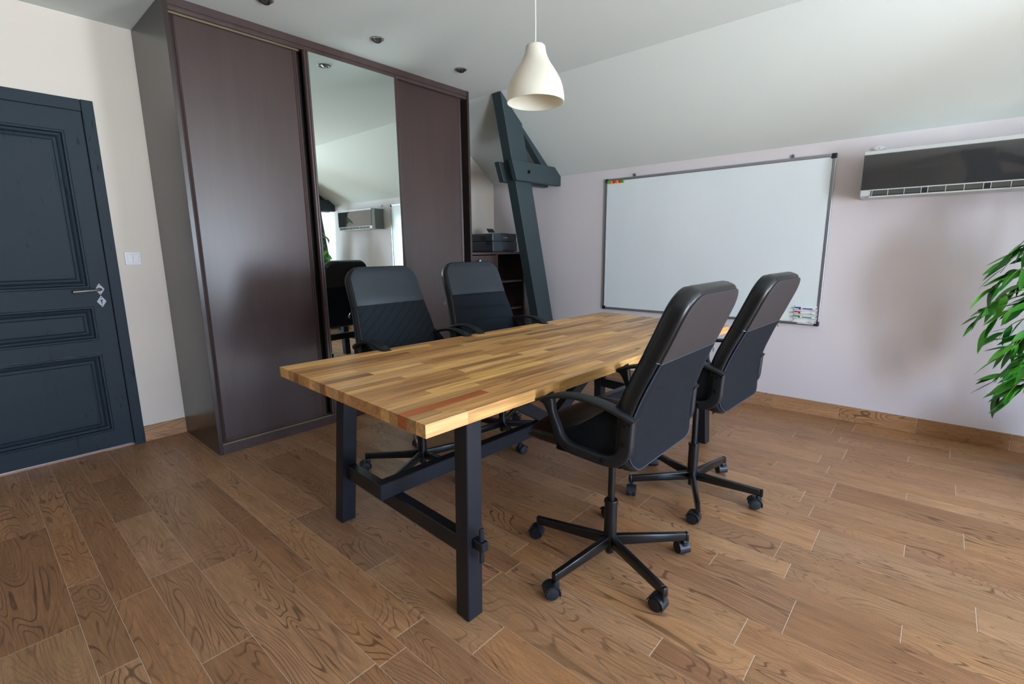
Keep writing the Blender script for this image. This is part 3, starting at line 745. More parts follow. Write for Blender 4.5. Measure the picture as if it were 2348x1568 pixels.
# ------------------------------------------------------------------ pendant lamp
pl = empty('pendant_lamp', (2.005, 1.6, 1.905)); tag(pl, 'white bell-shaped pendant lamp hanging over the wooden table', 'lamp')
prof = [(0.140, 0.0), (0.1405, 0.012), (0.1395, 0.030), (0.1355, 0.055), (0.1265, 0.088), (0.110, 0.121), (0.088, 0.155), (0.070, 0.182), (0.0575, 0.208), (0.0515, 0.225), (0.0480, 0.245), (0.0455, 0.254), (0.038, 0.259), (0.018, 0.261), (0.004, 0.261)]
pp = curve_pts(prof, 3)
inner = [(max(r_ - 0.003, 0.003), z_ - 0.002) for r_, z_ in pp][::-1]; inner[-1] = (0.1365, 0.0)
bm = bmesh.new(); add_ring_loft(bm, [[(r_ * math.cos(2 * math.pi * i / 64), r_ * math.sin(2 * math.pi * i / 64), z_) for i in range(64)] for r_, z_ in pp + inner + [pp[0]]], False)
bmesh.ops.remove_doubles(bm, verts=bm.verts, dist=1e-5); link('lamp_shade', bm, 'lamp_white', pl, True)
bm = bmesh.new(); add_lathe(bm, [(0.020, 0.19), (0.020, 0.255), (0.008, 0.262)], 20); link('bulb_socket', bm, 'white_plastic', pl, False)
bm = bmesh.new(); add_lathe(bm, [(0.004, 0.105), (0.018, 0.112), (0.028, 0.130), (0.026, 0.150), (0.014, 0.175), (0.013, 0.195)], 20); link('bulb', bm, 'white_plastic', pl, True)
bm = bmesh.new(); add_tube(bm, [(0, 0, 0.255), (0.0005, 0, 0.36), (-0.0012, 0, 0.46), (0, 0, HC - 1.905)], 0.0032, 8); link('cord', bm, 'lamp_white', pl)
bm = bmesh.new(); add_lathe(bm, [(0.045, HC - 1.906), (0.045, HC - 1.945), (0.03, HC - 1.955), (0.006, HC - 1.957)], 24); link('ceiling_cup', bm, 'lamp_white', pl)

# ------------------------------------------------------------------ table
QN, QFR, QFL, QNL = Vector((0.786, 1.011)), Vector((3.075, 0.943)), Vector((3.207, 1.896)), Vector((0.833, 2.020))
TL, TWd = 2.35, 1.0
TC = Vector((1.975, 1.4675))
def tq(u, v, z):
    a, b = u / TL, v / TWd
    p = QN * (1 - a) * (1 - b) + QFR * a * (1 - b) + QFL * a * b + QNL * (1 - a) * b
    return Vector((p.x - TC.x, p.y - TC.y, z))
tb = empty('dining_table', (TC.x, TC.y, 0)); tag(tb, 'long wooden-topped meeting table on black trestle legs', 'table')
def thex(bm, lo, hi, bev=0.003, top_shift=(0, 0)):
    base = [tq(u, v, lo[2]) for u, v in ((lo[0], lo[1]), (hi[0], lo[1]), (hi[0], hi[1]), (lo[0], hi[1]))]
    su, sv = top_shift
    top = [tq(u + su, v + sv, hi[2]) for u, v in ((lo[0], lo[1]), (hi[0], lo[1]), (hi[0], hi[1]), (lo[0], hi[1]))]
    add_hex(bm, base, top, bev, 1)
# staves
HONEY = [(192, 148, 92), (200, 158, 100), (182, 136, 82), (206, 164, 104), (188, 142, 86), (172, 128, 78), (196, 152, 96), (178, 134, 84), (186, 150, 104)]
DARKS = [(150, 108, 66), (140, 98, 60), (160, 118, 74), (148, 104, 68)]
LIGHT = [(218, 176, 108), (214, 172, 112)]
rs = random.Random(5)
NR = 22; rw = 0.4985 / 11
fixed = {2: [(0, 0.34, (158, 88, 46))], 1: [(0, 0.10, (160, 126, 84))], 0: [(0, 0.16, (200, 160, 108))], 3: [(0, 0.30, (166, 130, 84))], 9: [(0.45, 0.86, (150, 112, 66))], 6: [(0.42, 0.8, (206, 164, 92))]}
for i in range(NR):
    v0 = rw * i + (0.003 if i >= 11 else 0); v1 = v0 + rw
    segs = []; u = 0.0
    pre = fixed.get(i, [])
    if pre and pre[0][0] == 0: segs.append((0, pre[0][1], pre[0][2])); u = pre[0][1]; pre = []
    while u < TL - 0.001:
        ln = rs.uniform(0.18, 0.62)
        if pre and u + ln > pre[0][0] - 0.12:
            segs.append((u, pre[0][0], None)); segs.append(pre[0]); u = pre[0][1]; pre = []; continue
        e = min(TL, u + ln)
        if TL - e < 0.12: e = TL
        segs.append((u, e, None)); u = e
    for a, b, c in segs:
        if c is None:
            q = rs.random(); c = rs.choice(DARKS) if q < 0.14 else rs.choice(LIGHT) if q < 0.26 else rs.choice(HONEY)
        bm = bmesh.new(); pr_ = rs.uniform(0, 0.00025)
        ctr = tq((a + b) / 2, (v0 + v1) / 2, 0.71)
        base = [tq(uu, vv, 0.69) for uu, vv in ((a + 0.0001, v0 + 0.00012), (b - 0.0001, v0 + 0.00012), (b - 0.0001, v1 - 0.00012), (a + 0.0001, v1 - 0.00012))]
        add_hex(bm, [p - ctr for p in base], [Vector((p.x, p.y, 0.7297 + pr_)) - ctr for p in base])
        o = link('stave', bm, 'acacia', tb, loc=ctr); o.color = srgb(*[min(250, q * 1.12) for q in c])
bm = bmesh.new(); thex(bm, (0.0, rw * 11 + 0.0003, 0.700), (TL, rw * 11 + 0.0027, 0.7292), 0.0); sm_ = link('seam_light_strip', bm, 'seam_light', tb)  # added pale strip standing in for light in the seam
# trestles
leg_spec = [((0.160, 0.025), (0.226, 0.088), (0.041, 0.030)), ((0.155, 0.880), (0.221, 0.943), (0.041, -0.035)),
            ((2.190, 0.040), (2.256, 0.103), (-0.041, 0.030)), ((2.190, 0.897), (2.256, 0.960), (-0.041, -0.030))]
for lo, hi, sh in leg_spec:
    bm = bmesh.new(); thex(bm, (lo[0], lo[1], 0), (hi[0], hi[1], 0.6895), 0.003, sh); link('leg', bm, 'table_black', tb)
for k_, u_ in ((0, 0.190), (1, 2.180)):
    bm = bmesh.new(); thex(bm, (u_, 0.098, 0.205), (u_ + 0.044, 0.882, 0.268), 0.003); link('cross_rail', bm, 'table_black', tb)
    # tenon through the leg with its wedge, on each side
    for sv, vin, vout in ((-1, 0.100, -0.012), (1, 0.872, 0.972)):
        bm = bmesh.new(); a_, b_ = sorted((vin, vout)); thex(bm, (u_ + 0.004, a_, 0.250), (u_ + 0.034, b_, 0.282), 0.0025); ten = link('tenon', bm, 'table_black', tb)
        bm = bmesh.new(); vv = vout + (0.010 if sv < 0 else -0.022); thex(bm, (u_ + 0.010, vv + 0.002, 0.205), (u_ + 0.027, vv + 0.012, 0.325), 0.002); link('wedge', bm, 'table_black', tb)
    bm = bmesh.new(); thex(bm, (u_ + (0.02 if k_ == 0 else -0.03), 0.06, 0.640), (u_ + (0.064 if k_ == 0 else 0.014), 0.92, 0.6895), 0.003); link('top_rail', bm, 'table_black', tb)
bm = bmesh.new(); thex(bm, (0.130, 0.482, 0.2685), (2.270, 0.528, 0.333), 0.003); link('stretcher', bm, 'table_black', tb)
for s_ in (-1, 1):
    bm = bmesh.new()
    c = 1.175; pts_ = [(c + s_ * 0.000, 0.3335), (c + s_ * 0.105, 0.3335), (c + s_ * 0.70, 0.6895), (c + s_ * 0.58, 0.6895), (c + s_ * 0.000, 0.345)]
    pts_ = [(c + s_ * 0.002, 0.3335), (c + s_ * 0.105, 0.3335), (c + s_ * 0.70, 0.6895), (c + s_ * 0.585, 0.6895), (c + s_ * 0.002, 0.340)]
    A_ = [bm.verts.new(tq(p[0], 0.483, p[1])) for p in pts_]; B_ = [bm.verts.new(tq(p[0], 0.527, p[1])) for p in pts_]
    fs = [bm.faces.new(A_), bm.faces.new(B_[::-1])]
    for i in range(5): fs.append(bm.faces.new((A_[i], B_[i], B_[(i + 1) % 5], A_[(i + 1) % 5])))
    bmesh.ops.recalc_face_normals(bm, faces=fs); link('diagonal_brace', bm, 'table_black', tb)

# ------------------------------------------------------------------ office chair
REAR = [(0.470, -0.200), (0.500, -0.202), (0.545, -0.192), (0.60, -0.190), (0.69, -0.201), (0.75, -0.221), (0.83, -0.254), (0.90, -0.286), (1.0, -0.328), (1.09, -0.364), (1.12, -0.376)]
def rear(h):
    for (a, ya), (b, yb) in zip(REAR[:-1], REAR[1:]):
        if h <= b:
            t = max(0, (h - a) / (b - a)); return ya + (yb - ya) * t, (yb - ya) / (b - a)
    return REAR[-1][1], -0.4
def bend(x, h, t):
    """x sideways, h height on the rear face, t thickness forwards"""
    y, _ = rear(h)
    s = (rear(h + 0.04)[0] - rear(h - 0.04)[0]) / 0.08
    n = Vector((1, -s)).normalized()
    return Vector((x, y + n.x * t, h + n.y * t))
def half_w(h):
    return 0.231 - 0.012 * max(0, min(1, (h - 0.80) / 0.25)) + 0.019 * (1 - max(0, min(1, (h - 0.66) / 0.17)) ** 1.5)
H0, H1 = 0.492, 1.072
def outline(off, h0, h1, rt, rb, nseg=7, ns=7):
    """closed outline of the back (x, h) inset by off; corner radii rt on top, rb at the bottom"""
    pts_ = []
    a0, a1 = h0 + (off if rb > 0 else 0), h1 - (off if rt > 0 else 0)
    rbb, rtt = max(rb - off, 0.0), max(rt - off, 0.0)
    def W_(h): return half_w(h) - off
    for j in range(ns + 1):
        h = a0 + rbb + (a1 - rtt - a0 - rbb) * j / ns; pts_.append((W_(h), h))
    for j in range(1, nseg + 1):
        an = math.pi / 2 * j / nseg; pts_.append((W_(a1 - rtt) - rtt + rtt * math.cos(an), a1 - rtt + rtt * math.sin(an)))
    for j in range(nseg, -1, -1):
        an = math.pi / 2 * j / nseg; pts_.append((-(W_(a1 - rtt) - rtt + rtt * math.cos(an)), a1 - rtt + rtt * math.sin(an)))
    for j in range(ns - 1, -1, -1):
        h = a0 + rbb + (a1 - rtt - a0 - rbb) * j / ns; pts_.append((-W_(h), h))
    for j in range(1, nseg + 1):
        an = math.pi / 2 * j / nseg; pts_.append((-(W_(a0 + rbb) - rbb + rbb * math.cos(an)), a0 + rbb - rbb * math.sin(an)))
    for j in range(nseg, 0, -1):
        an = math.pi / 2 * j / nseg; pts_.append((W_(a0 + rbb) - rbb + rbb * math.cos(an), a0 + rbb - rbb * math.sin(an)))
    return pts_
def shell(bm, h0, h1, rt, rb, layers, fill=True):
    """layers: (inset, thickness position)"""
    rows = []
    for off, t in layers:
        rows.append([bm.verts.new(bend(x, h, t)) for x, h in outline(off, h0, h1, rt, rb)])
    n = len(rows[0]); fs = []
    for a, b in zip(rows[:-1], rows[1:]):
        for i in range(n): fs.append(bm.faces.new((a[i], a[(i + 1) % n], b[(i + 1) % n], b[i])))
    return rows, fs
def cap_grid(bm, h0, h1, rt, rb, off, t, puff=0.0, nx=10, flip=False):
    """face of a panel as horizontal strips so that it follows the bend"""
    ol = outline(off, h0, h1, rt, rb)
    right = sorted([p for p in ol if p[0] > 0], key=lambda p: (round(p[1], 5), -p[0]))
    hs = []; ws = []
    for x, h in right:
        if not hs or h - hs[-1] > 1e-4: hs.append(h); ws.append(x)
        else: ws[-1] = max(ws[-1], x)
    rows = []
    for h, w in zip(hs, ws):
        fh = (h - hs[0]) / (hs[-1] - hs[0]); bulge_h = min(1, 6 * fh, 6 * (1 - fh))
        bulge_h = math.sin(bulge_h * math.pi / 2)
        rows.append([bm.verts.new(bend(w * (2 * i / nx - 1), h, t + puff * bulge_h * math.sin(math.pi / 2 * min(1, 5 * min(i, nx - i) / nx)))) for i in range(nx + 1)])
    for a, b in zip(rows[:-1], rows[1:]):
        for i in range(nx): bm.faces.new((a[i], a[i + 1], b[i + 1], b[i]))
TH = 0.060
def panel_obj(name, mat, parent, h0, h1, rt, rb, off, t, puff, side):
    bm = bmesh.new()
    edge = t - side * 0.006
    rows, fs = shell(bm, h0, h1, rt, rb, [(off, edge), (off, t - side * 0.001), (off + 0.0018, t)])
    cap_grid(bm, h0, h1, rt, rb, off + 0.0018, t, puff * side)
    bmesh.ops.remove_doubles(bm, verts=bm.verts, dist=2e-4)
    bmesh.ops.recalc_face_normals(bm, faces=bm.faces)
    return smooth_by_angle(link(name, bm, mat, parent), 50)
SEAM = 0.862
def make_chair(style):
    """origin on the floor under the column; the sitter faces +Y"""
    root = empty('office_chair')
    up = []
    # back: leather core, front pads, rear panels
    bm = bmesh.new()
    prof_ = [(0.030, 0.0), (0.010, 0.003), (0.002, 0.011), (0.0, 0.020), (0.0, TH - 0.022), (0.003, TH - 0.010), (0.012, TH - 0.002), (0.030, TH)]
    rows, fs = shell(bm, H0, H1, 0.085, 0.080, prof_)
    cap_grid(bm, H0, H1, 0.085, 0.080, 0.030, 0.0); cap_grid(bm, H0, H1, 0.085, 0.080, 0.030, TH)
    bmesh.ops.remove_doubles(bm, verts=bm.verts, dist=2e-4); bmesh.ops.recalc_face_normals(bm, faces=bm.faces)
    bk = smooth_by_angle(link('backrest', bm, 'leather', root), 60); up.append(bk)
    o = panel_obj('rear_headrest_panel', 'vinyl', bk, SEAM + 0.001, H1, 0.085, 0.0, 0.009, -0.0022, 0.0005, -1); o['label'] = 'brownish grey matte panel'
    o = panel_obj('rear_mesh_panel', 'mesh_fabric', bk, H0 + 0.004, SEAM - 0.001, 0.0, 0.080, 0.009, -0.0028, 0.001, -1); o['label'] = 'blue-black mesh panel'
    o = panel_obj('front_headrest_pad', 'leather_front', bk, SEAM + 0.001, H1, 0.085, 0.0, 0.012, TH + 0.004, 0.010, 1)
    if style == 'ribbed':
        for a, b in ((H0 + 0.03, 0.700), (0.702, 0.775), (0.777, SEAM - 0.001)):
            panel_obj('front_mesh_pad', 'plain_fabric', bk, a, b, 0.0, 0.0, 0.013, TH + 0.003, 0.008 if b > 0.8 else 0.005, 1)
    else:
        panel_obj('front_mesh_pad', 'quilted_fabric', bk, H0 + 0.03, SEAM - 0.001, 0.0, 0.05, 0.013, TH + 0.003, 0.008, 1)
    # piping round the rear panel and seam across the side band
    bm = bmesh.new(); ol = outline(0.008, H0 + 0.004, SEAM, 0.0, 0.080)
    add_tube(bm, [bend(x, h, -0.001) for x, h in ol if not (h > SEAM - 0.0005 and abs(x) < half_w(h) - 0.02)], 0.0022, 6)
    pp_ = link('piping', bm, 'piping', bk)
    bm = bmesh.new()
    for s_ in (-1, 1):
        for h in (SEAM,): add_tube(bm, [bend(s_ * (half_w(h) - off + 0.001), h, t) for off, t in prof_[1:-1]], 0.0016, 5)
    link('seam', bm, 'black_steel', bk)
    # zip pull hanging at the end of the seam
    bm = bmesh.new(); zx = half_w(SEAM) + 0.002; p0 = bend(zx, SEAM - 0.012, 0.006)
    add_tube(bm, [p0 + Vector((0.004, 0, 0)), p0 + Vector((0.009, -0.002, -0.012))], 0.0015, 5)
    add_tube(bm, [p0 + Vector((0.009 + 0.005 * math.cos(a), -0.003, -0.019 + 0.007 * math.sin(a))) for a in [i * math.pi / 5 for i in range(11)]], 0.0012, 5)
    link('zip_pull', bm, 'chrome', bk)
    # seat
    bm = bmesh.new(); ny, nx = 14, 12; top = []; bot = []
    for j in range(ny + 1):
        fj = j / ny; y = -0.165 + 0.410 * fj
        ef = min(1, (1 - fj) * 6); zt = 0.606 - 0.046 * (1 - math.sin(ef * math.pi / 2)) - 0.014 * fj + (0.008 if fj < 0.3 else 0)
        rowt, rowb = [], []
        for i in range(nx + 1):
            fi = 2 * i / nx - 1
            wx = 0.240 * (1 - 0.10 * (1 - math.sin(min(1, (1 - fj) * 5 + 0.0) * math.pi / 2)))
            ed = 1 - abs(fi) ** 5
            rowt.append(bm.verts.new((wx * fi, y, zt - 0.026 * (1 - ed) + 0.004 * math.sin(j * 1.9) * ed * 0.5)))
            rowb.append(bm.verts.new((wx * 0.985 * fi, y - 0.004, 0.516)))
        top.append(rowt); bot.append(rowb)
    for j in range(ny):
        for i in range(nx):
            bm.faces.new((top[j][i], top[j][i + 1], top[j + 1][i + 1], top[j + 1][i])); bm.faces.new((bot[j][i], bot[j + 1][i], bot[j + 1][i + 1], bot[j][i + 1]))
        bm.faces.new((top[j][0], top[j + 1][0], bot[j + 1][0], bot[j][0])); bm.faces.new((top[j][nx], bot[j][nx], bot[j + 1][nx], top[j + 1][nx]))
    for i in range(nx):
        bm.faces.new((top[0][i], bot[0][i], bot[0][i + 1], top[0][i + 1])); bm.faces.new((top[ny][i], top[ny][i + 1], bot[ny][i + 1], bot[ny][i]))
    bmesh.ops.recalc_face_normals(bm, faces=bm.faces)
    st = link('seat', bm, 'leather', root, True)
    md_ = st.modifiers.new('smooth', 'SUBSURF'); md_.levels = 1; md_.render_levels = 2; up.append(st)
    for s_ in (-1, 1):
        bm = bmesh.new()
        add_prism(bm, [(0.085, 0.514), (0.078, 0.586), (0.05, 0.598), (0.0, 0.620), (-0.05, 0.655), (-0.10, 0.692), (-0.150, 0.722), (-0.176, 0.700), (-0.186, 0.60), (-0.182, 0.530), (-0.165, 0.514)], 0, min(s_ * 0.222, s_ * 0.2455), max(s_ * 0.222, s_ * 0.2455), 0.006, 2)
        o = smooth_by_angle(link('side_bolster', bm, 'bolster_fabric', root), 40); up.append(o)
    # armrests, set slightly inwards at the back
    def toe(y): return 0.020 * max(0, min(1, -y / 0.19))
    for s_ in (-1, 1):
        cx_ = s_ * 0.262
        loop = curve_pts([(0.112, 0.704, 0.060, 0.034), (0.100, 0.688, 0.044, 0.030), (0.086, 0.650, 0.026, 0.026), (0.068, 0.610, 0.030, 0.028), (0.050, 0.572, 0.034, 0.030), (0.015, 0.549, 0.036, 0.030), (-0.05, 0.540, 0.036, 0.030), (-0.11, 0.534, 0.036, 0.030), (-0.152, 0.543, 0.044, 0.030), (-0.176, 0.575, 0.048, 0.030), (-0.181, 0.625, 0.048, 0.030), (-0.184, 0.680, 0.048, 0.030)], 4)
        bm = bmesh.new(); rings = []
        for i, (y, z, th, w) in enumerate(loop):
            a = loop[max(i - 1, 0)]; b = loop[min(i + 1, len(loop) - 1)]; t = Vector((b[0] - a[0], b[1] - a[1])).normalized(); n = Vector((-t.y, t.x))
            rg = []
            for q in range(12):
                an = 2 * math.pi * (q + 0.5) / 12; ca, sa = math.cos(an), math.sin(an)
                ex = math.copysign(abs(ca) ** 0.45, ca) * w / 2 - s_ * toe(y); en = math.copysign(abs(sa) ** 0.45, sa) * th / 2
                rg.append((cx_ + ex, y + n.x * en, z + n.y * en))
            rings.append(rg)
        add_ring_loft(bm, rings); arm = smooth_by_angle(link('armrest', bm, 'black_plastic', root), 55); up.append(arm)
        pad = curve_pts([(0.162, 0.682, 0.005, 0.034), (0.140, 0.690, 0.010, 0.044), (0.100, 0.706, 0.014, 0.050), (0.040, 0.722, 0.016, 0.052), (-0.02, 0.727, 0.016, 0.052), (-0.08, 0.721, 0.016, 0.052), (-0.14, 0.706, 0.018, 0.052), (-0.18, 0.692, 0.022, 0.050), (-0.207, 0.677, 0.026, 0.040)], 4)
        bm = bmesh.new(); rings = []
        for i, (y, z, th, w) in enumerate(pad):
            a = pad[max(i - 1, 0)]; b = pad[min(i + 1, len(pad) - 1)]; t = Vector((b[0] - a[0], b[1] - a[1])).normalized(); n = Vector((-t.y, t.x))
            rg = []
            for q in range(12):
                an = 2 * math.pi * (q + 0.5) / 12; ca, sa = math.cos(an), math.sin(an)
                ex = math.copysign(abs(ca) ** 0.5, ca) * w / 2 - s_ * toe(y); en = math.copysign(abs(sa) ** 0.6, sa) * th / 2
                rg.append((cx_ + s_ * 0.001 + ex, y + n.x * en, z + n.y * en))
            rings.append(rg)
        add_ring_loft(bm, rings); smooth_by_angle(link('arm_pad', bm, 'black_plastic', arm), 55)
        for (y, z) in ((-0.184, 0.668), (-0.180, 0.607), (-0.112, 0.536), (0.022, 0.551)):
            bm = bmesh.new(); q_ = -s_ * toe(y); add_tube(bm, [(cx_ + q_ + s_ * 0.012, y, z), (cx_ + q_ + s_ * 0.0165, y, z), (cx_ + q_ + s_ * 0.018, y, z)], [0.0085, 0.0085, 0.006], 12); link('screw', bm, 'bolt_dark', arm)
    # mechanism
    bm = bmesh.new(); add_box(bm, (-0.10, -0.11, 0.505), (0.10, 0.11, 0.517), 0.003); add_box(bm, (-0.045, -0.075, 0.470), (0.045, 0.075, 0.506), 0.006); mc = link('tilt_mechanism', bm, 'black_steel', root); up.append(mc)
    bm = bmesh.new(); add_tube(bm, [(0.04, 0.02, 0.490), (0.14, 0.03, 0.492), (0.21, 0.035, 0.488), (0.25, 0.035, 0.486)], [0.005, 0.005, 0.006, 0.008], 8); link('lever', bm, 'black_plastic', mc)
    bm = bmesh.new(); add_lathe(bm, [(0.022, 0.440), (0.024, 0.446), (0.024, 0.468), (0.014, 0.472)], 18, (0, 0.055, 0)); link('tension_knob', bm, 'black_plastic', mc)
    # column
    bm = bmesh.new(); add_lathe(bm, [(0.0135, 0.24), (0.0135, 0.485)], 20); smooth_by_angle(link('gas_rod', bm, 'black_steel', root))
    bm = bmesh.new(); add_lathe(bm, [(0.017, 0.040), (0.018, 0.044), (0.018, 0.070), (0.0245, 0.074), (0.0265, 0.080), (0.0245, 0.112), (0.024, 0.246), (0.0265, 0.247), (0.0265, 0.256), (0.024, 0.259), (0.014, 0.259)], 24); smooth_by_angle(link('column_sleeve', bm, 'black_steel', root))
    # five legs with casters
    for i in range(5):
        bm = bmesh.new()
        add_hex(bm, [(0.020, -0.012, 0.070), (0.020, 0.012, 0.070), (0.020, 0.012, 0.112), (0.020, -0.012, 0.112)], [(0.305, -0.010, 0.066), (0.305, 0.010, 0.066), (0.305, 0.010, 0.098), (0.305, -0.010, 0.098)], 0.004, 2)
        add_box(bm, (0.303, -0.0105, 0.062), (0.318, 0.0105, 0.099), 0.005)
        lg = smooth_by_angle(link('base_leg', bm, 'black_steel', root), 45)
        bm = bmesh.new()
        add_tube(bm, [(0, 0, 0.066), (0, 0, 0.045)], 0.006, 10)
        for s_ in (-1, 1):
            ax = Vector((0, 1, 0)); rr = [(0.006, 0.006), (0.024, 0.006), (0.0255, 0.009), (0.0255, 0.018), (0.023, 0.0215), (0.008, 0.0235)]
            add_ring_loft(bm, [[(-0.018 + r_ * math.cos(2 * math.pi * q / 20), s_ * d_, 0.0257 + r_ * math.sin(2 * math.pi * q / 20)) for q in range(20)] for r_, d_ in rr])
        cs = smooth_by_angle(link('caster', bm, 'caster_plastic', lg), 40); cs.location = (0.303, 0, 0); cs.rotation_euler = (0, 0, [0.6, 2.2, 4.0, 5.2, 1.3][i])
        # hood over the wheels, same object family
        bm = bmesh.new(); ring = []
        for side in (-0.0235, 0.0235):
            ring.append([(-0.018 + rr_ * math.cos(an), side, 0.0257 + rr_ * math.sin(an)) for rr_, seq in ((0.0305, [math.radians(a) for a in range(-25, 166, 19)]), (0.0275, [math.radians(a) for a in range(165, -26, -19)])) for an in seq])
        A_ = [bm.verts.new(p) for p in ring[0]]; B_ = [bm.verts.new(p) for p in ring[1]]; n = len(A_)
        bm.faces.new(A_); bm.faces.new(B_[::-1])
        for q in range(n): bm.faces.new((A_[q], B_[q], B_[(q + 1) % n], A_[(q + 1) % n]))
        add_box(bm, (-0.012, -0.010, 0.040), (0.010, 0.010, 0.066), 0.004)
        bmesh.ops.recalc_face_normals(bm, faces=bm.faces)
        me2 = bpy.data.meshes.new('hood'); bm.to_mesh(me2); bm.free()
        bm = bmesh.new(); bm.from_mesh(cs.data); bm.from_mesh(me2); bm.to_mesh(cs.data); bm.free()
        lg.rotation_euler = (0, 0, R(72 * i))
    return root, [o.name for o in up]

def dup(root):
    r_ = root.copy(); COL.objects.link(r_)
    def rec(src, dst):
        for ch in list(src.children):
            if ch in made: continue
            c_ = ch.copy(); COL.objects.link(c_); c_.parent = dst; made.add(c_); rec(ch, c_)
    made = set(); rec(root, r_); return r_
def pose(root, x, y, rz, phase, dz, swivel=0.0):
    root.location = (x, y, 0); root.rotation_euler = (0, 0, rz); i = 0
    for ch in root.children:
        b = ch.name.split('.')[0]
        if b == 'base_leg':
            ch.rotation_euler = (0, 0, R(phase + 72 * i) - rz)
            for c2 in ch.children: c2.rotation_euler = (0, 0, swivel[i % 5])
            i += 1
        elif b in ('backrest', 'seat', 'side_bolster', 'armrest', 'tilt_mechanism'): ch.location = (0, 0, dz)
        elif b == 'gas_rod': ch.location = (0, 0, dz)
GR = 'black office chairs round the table'
ch1, _ = make_chair('quilted'); ch2, _ = make_chair('ribbed'); ch1b = dup(ch1); ch2b = dup(ch2)
pose(ch1, 1.572, 2.056, 3.124, -12, 0.027, [0.5, 2.0, 3.6, 4.4, 1.0])
tag(ch1, 'black office chair with diagonally quilted back facing the camera in front of the mirror', 'chair', GR)
pose(ch2, 2.214, 2.041, 3.024, 26, 0.036, [1.5, 2.6, 0.2, 5.0, 3.3])
tag(ch2, 'black office chair with horizontal back seams in front of the corner cabinet', 'chair', GR)
pose(ch1b, 1.530, 0.852, 0.0, 29, 0.004, [3.9, 3.3, 2.6, 0.4, 4.9])
tag(ch1b, 'black office chair nearest the camera, its mesh back turned to the viewer', 'chair', GR)
pose(ch2b, 2.277, 0.822, -0.038, 62, 0.006, [2.8, 4.4, 1.2, 0.4, 4.2])
tag(ch2b, 'black office chair on the near side of the table closest to the whiteboard', 'chair', GR)

# ------------------------------------------------------------------ plant
PX, PY = 3.46, -0.66
pt = empty('potted_bamboo', (PX, PY, 0)); tag(pt, 'tall green bamboo-like artificial plant at the right edge of the photo', 'plant')
bm = bmesh.new(); rows = [(0.115, 0.0), (0.125, 0.01), (0.150, 0.26), (0.155, 0.275), (0.145, 0.275), (0.140, 0.235)]
add_ring_loft(bm, [[(r_ * math.cos(2 * math.pi * i / 32), r_ * math.sin(2 * math.pi * i / 32), z_) for i in range(32)] for r_, z_ in rows], False)
bm.faces.new([v for v in bm.verts if abs(v.co.z) < 1e-6][::-1]); smooth_by_angle(link('plant_pot', bm, 'pot', pt), 40)
bm = bmesh.new(); add_lathe(bm, [(0.139, 0.230), (0.139, 0.240), (0.06, 0.246)], 24); link('soil', bm, 'soil', pt)
leaf_me = []
for variant in range(3):
    bm = bmesh.new(); L = 1.0; nn = 7; rows = []
    for j in range(nn):
        f = j / (nn - 1); w = 0.140 * math.sin(math.pi * min(1, f ** 0.75)) ** 0.9 + 0.002
        dr = (-0.10, -0.22, 0.03)[variant] * f * f
        rows.append([bm.verts.new((f, -w, dr + 0.018 * (w / 0.09))), bm.verts.new((f, 0, dr)), bm.verts.new((f, w, dr + 0.018 * (w / 0.09)))])
    for a, b in zip(rows[:-1], rows[1:]):
        for i in range(2): bm.faces.new((a[i], b[i], b[i + 1], a[i + 1]))
    me = bpy.data.meshes.new('leaf'); bm.to_mesh(me); bm.free(); me.materials.append(M['leaf'])
    for p in me.polygons: p.use_smooth = True
    leaf_me.append(me)
# trunks
trunks = []
for i, (dx, dy, h) in enumerate(((0.03, 0.02, 1.55), (-0.03, 0.03, 1.35), (0.0, -0.04, 1.65))):
    ctrl = [(dx, dy, 0.20), (dx * 1.5, dy * 1.6, 0.6), (dx * 2.0, dy * 2.0 + 0.02, 1.0), (dx * 1.8, dy * 2.4 + 0.03, h)]
    bm = bmesh.new(); add_tube(bm, curve_pts(ctrl, 5), [0.010 - 0.0004 * q for q in range(16)], 8); link('trunk', bm, 'trunk', pt, True); trunks.append(curve_pts(ctrl, 20))
rp = random.Random(21)
def trunk_at(t, z):
    return min(trunks[t], key=lambda p: abs(p[2] - z))
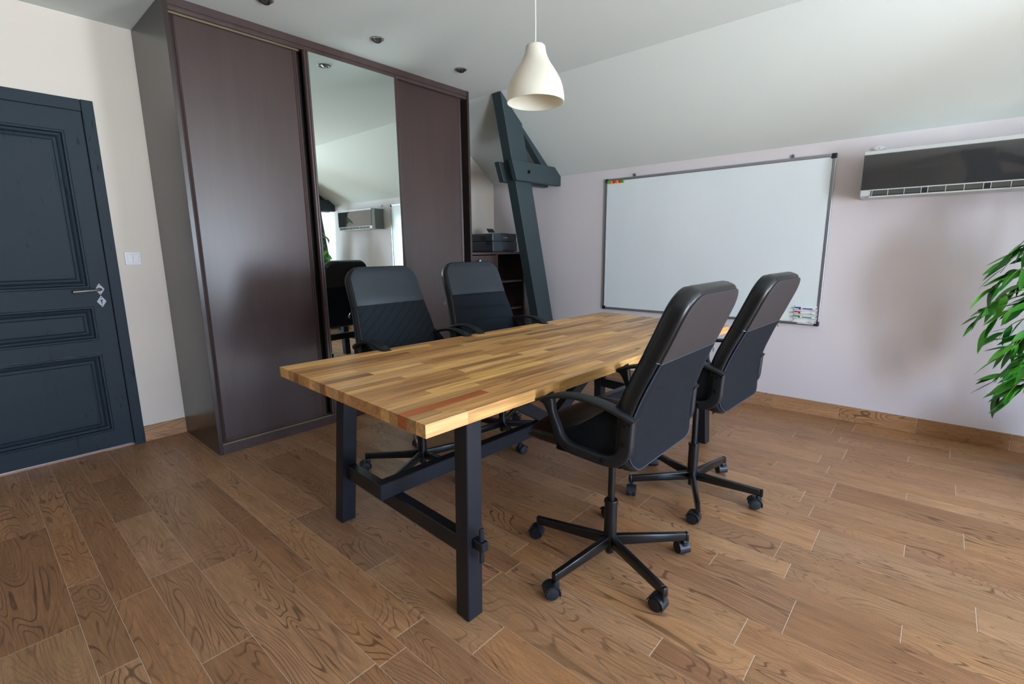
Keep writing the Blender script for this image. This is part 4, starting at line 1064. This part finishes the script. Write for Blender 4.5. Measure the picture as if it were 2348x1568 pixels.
# branches: (trunk, start height, tip x, tip y, tip z) in room coordinates
BR_ = [(0, 1.30, 3.44, -0.27, 1.16), (1, 1.12, 3.42, -0.23, 1.00), (0, 1.02, 3.54, -0.22, 0.90), (1, 0.92, 3.42, -0.20, 0.78), (2, 0.90, 3.46, -0.30, 0.66), (2, 0.78, 3.44, -0.29, 0.54), (2, 1.10, 3.46, -0.34, 0.90), (1, 0.66, 3.46, -0.31, 0.42), (0, 1.15, 3.54, -0.30, 1.02), (1, 0.95, 3.50, -0.31, 0.86), (0, 0.88, 3.44, -0.30, 0.68), (1, 0.80, 3.54, -0.34, 0.56), (0, 0.74, 3.44, -0.35, 0.60), (1, 1.20, 3.52, -0.33, 1.14), (0, 1.05, 3.42, -0.35, 0.92), (1, 0.68, 3.50, -0.38, 0.48), (2, 1.0, 3.50, -0.40, 0.78), (2, 1.2, 3.46, -0.42, 1.0), (0, 1.30, 3.50, -0.250, 1.150), (0, 1.22, 3.47, -0.215, 1.060), (1, 1.10, 3.46, -0.190, 0.965), (1, 1.02, 3.48, -0.150, 0.805), (0, 0.98, 3.52, -0.155, 0.80),
       (1, 0.90, 3.46, -0.245, 0.72), (0, 0.84, 3.50, -0.270, 0.62), (1, 0.76, 3.47, -0.265, 0.50), (0, 0.66, 3.50, -0.290, 0.43), (0, 0.60, 3.52, -0.335, 0.40), (1, 0.72, 3.40, -0.330, 0.52),
       (2, 1.45, 3.56, -0.34, 1.34), (1, 1.25, 3.38, -0.36, 1.10), (2, 1.10, 3.60, -0.36, 0.95), (2, 0.95, 3.62, -0.42, 0.70), (2, 1.5, 3.46, -0.95, 1.2), (0, 1.1, 3.30, -0.80, 0.9), (2, 0.9, 3.60, -0.98, 0.75), (1, 1.3, 3.22, -0.62, 1.15), (0, 1.4, 3.66, -0.70, 1.3), (2, 1.62, 3.50, -0.60, 1.62)]
for bi, (ti, z0_, tx_, ty_, tz_) in enumerate(BR_):
    s = Vector(trunk_at(ti, z0_)); e = Vector((tx_ - PX, ty_ - PY, tz_)); mid = (s + e) / 2 + Vector((0, 0, 0.10 + 0.05 * rp.random()))
    cp = curve_pts([tuple(s), tuple(s * 0.35 + e * 0.65 * 0 + mid * 0.65), tuple(mid * 0.35 + e * 0.65 + Vector((0, 0, 0.035))), tuple(e)], 6)
    bm = bmesh.new(); add_tube(bm, cp, [0.0035 - 0.00012 * q for q in range(len(cp))], 5); br = link('branch', bm, 'stem_green', pt, True)
    nl = 9 if bi < 29 else 5
    if bi > 32: nl = 3
    L_ = len(cp)
    for q in range(nl):
        f = 0.30 + 0.70 * (q + 0.5 * rp.random()) / nl; p = Vector(cp[min(L_ - 1, int(f * (L_ - 1)))])
        d_ = (e - s).normalized(); az = math.atan2(d_.y, d_.x) + rp.uniform(-1.25, 1.25) * (1 if q < nl - 2 else 0.4)
        pitch = rp.uniform(0.35, 1.35); ln = rp.uniform(0.10, 0.145)
        o = bpy.data.objects.new('leaf', leaf_me[rp.randrange(3)]); COL.objects.link(o); o.parent = br
        o.location = p; o.rotation_euler = (rp.uniform(-0.7, 0.7), pitch, az); o.scale = (ln, ln * rp.uniform(0.85, 1.25), ln)
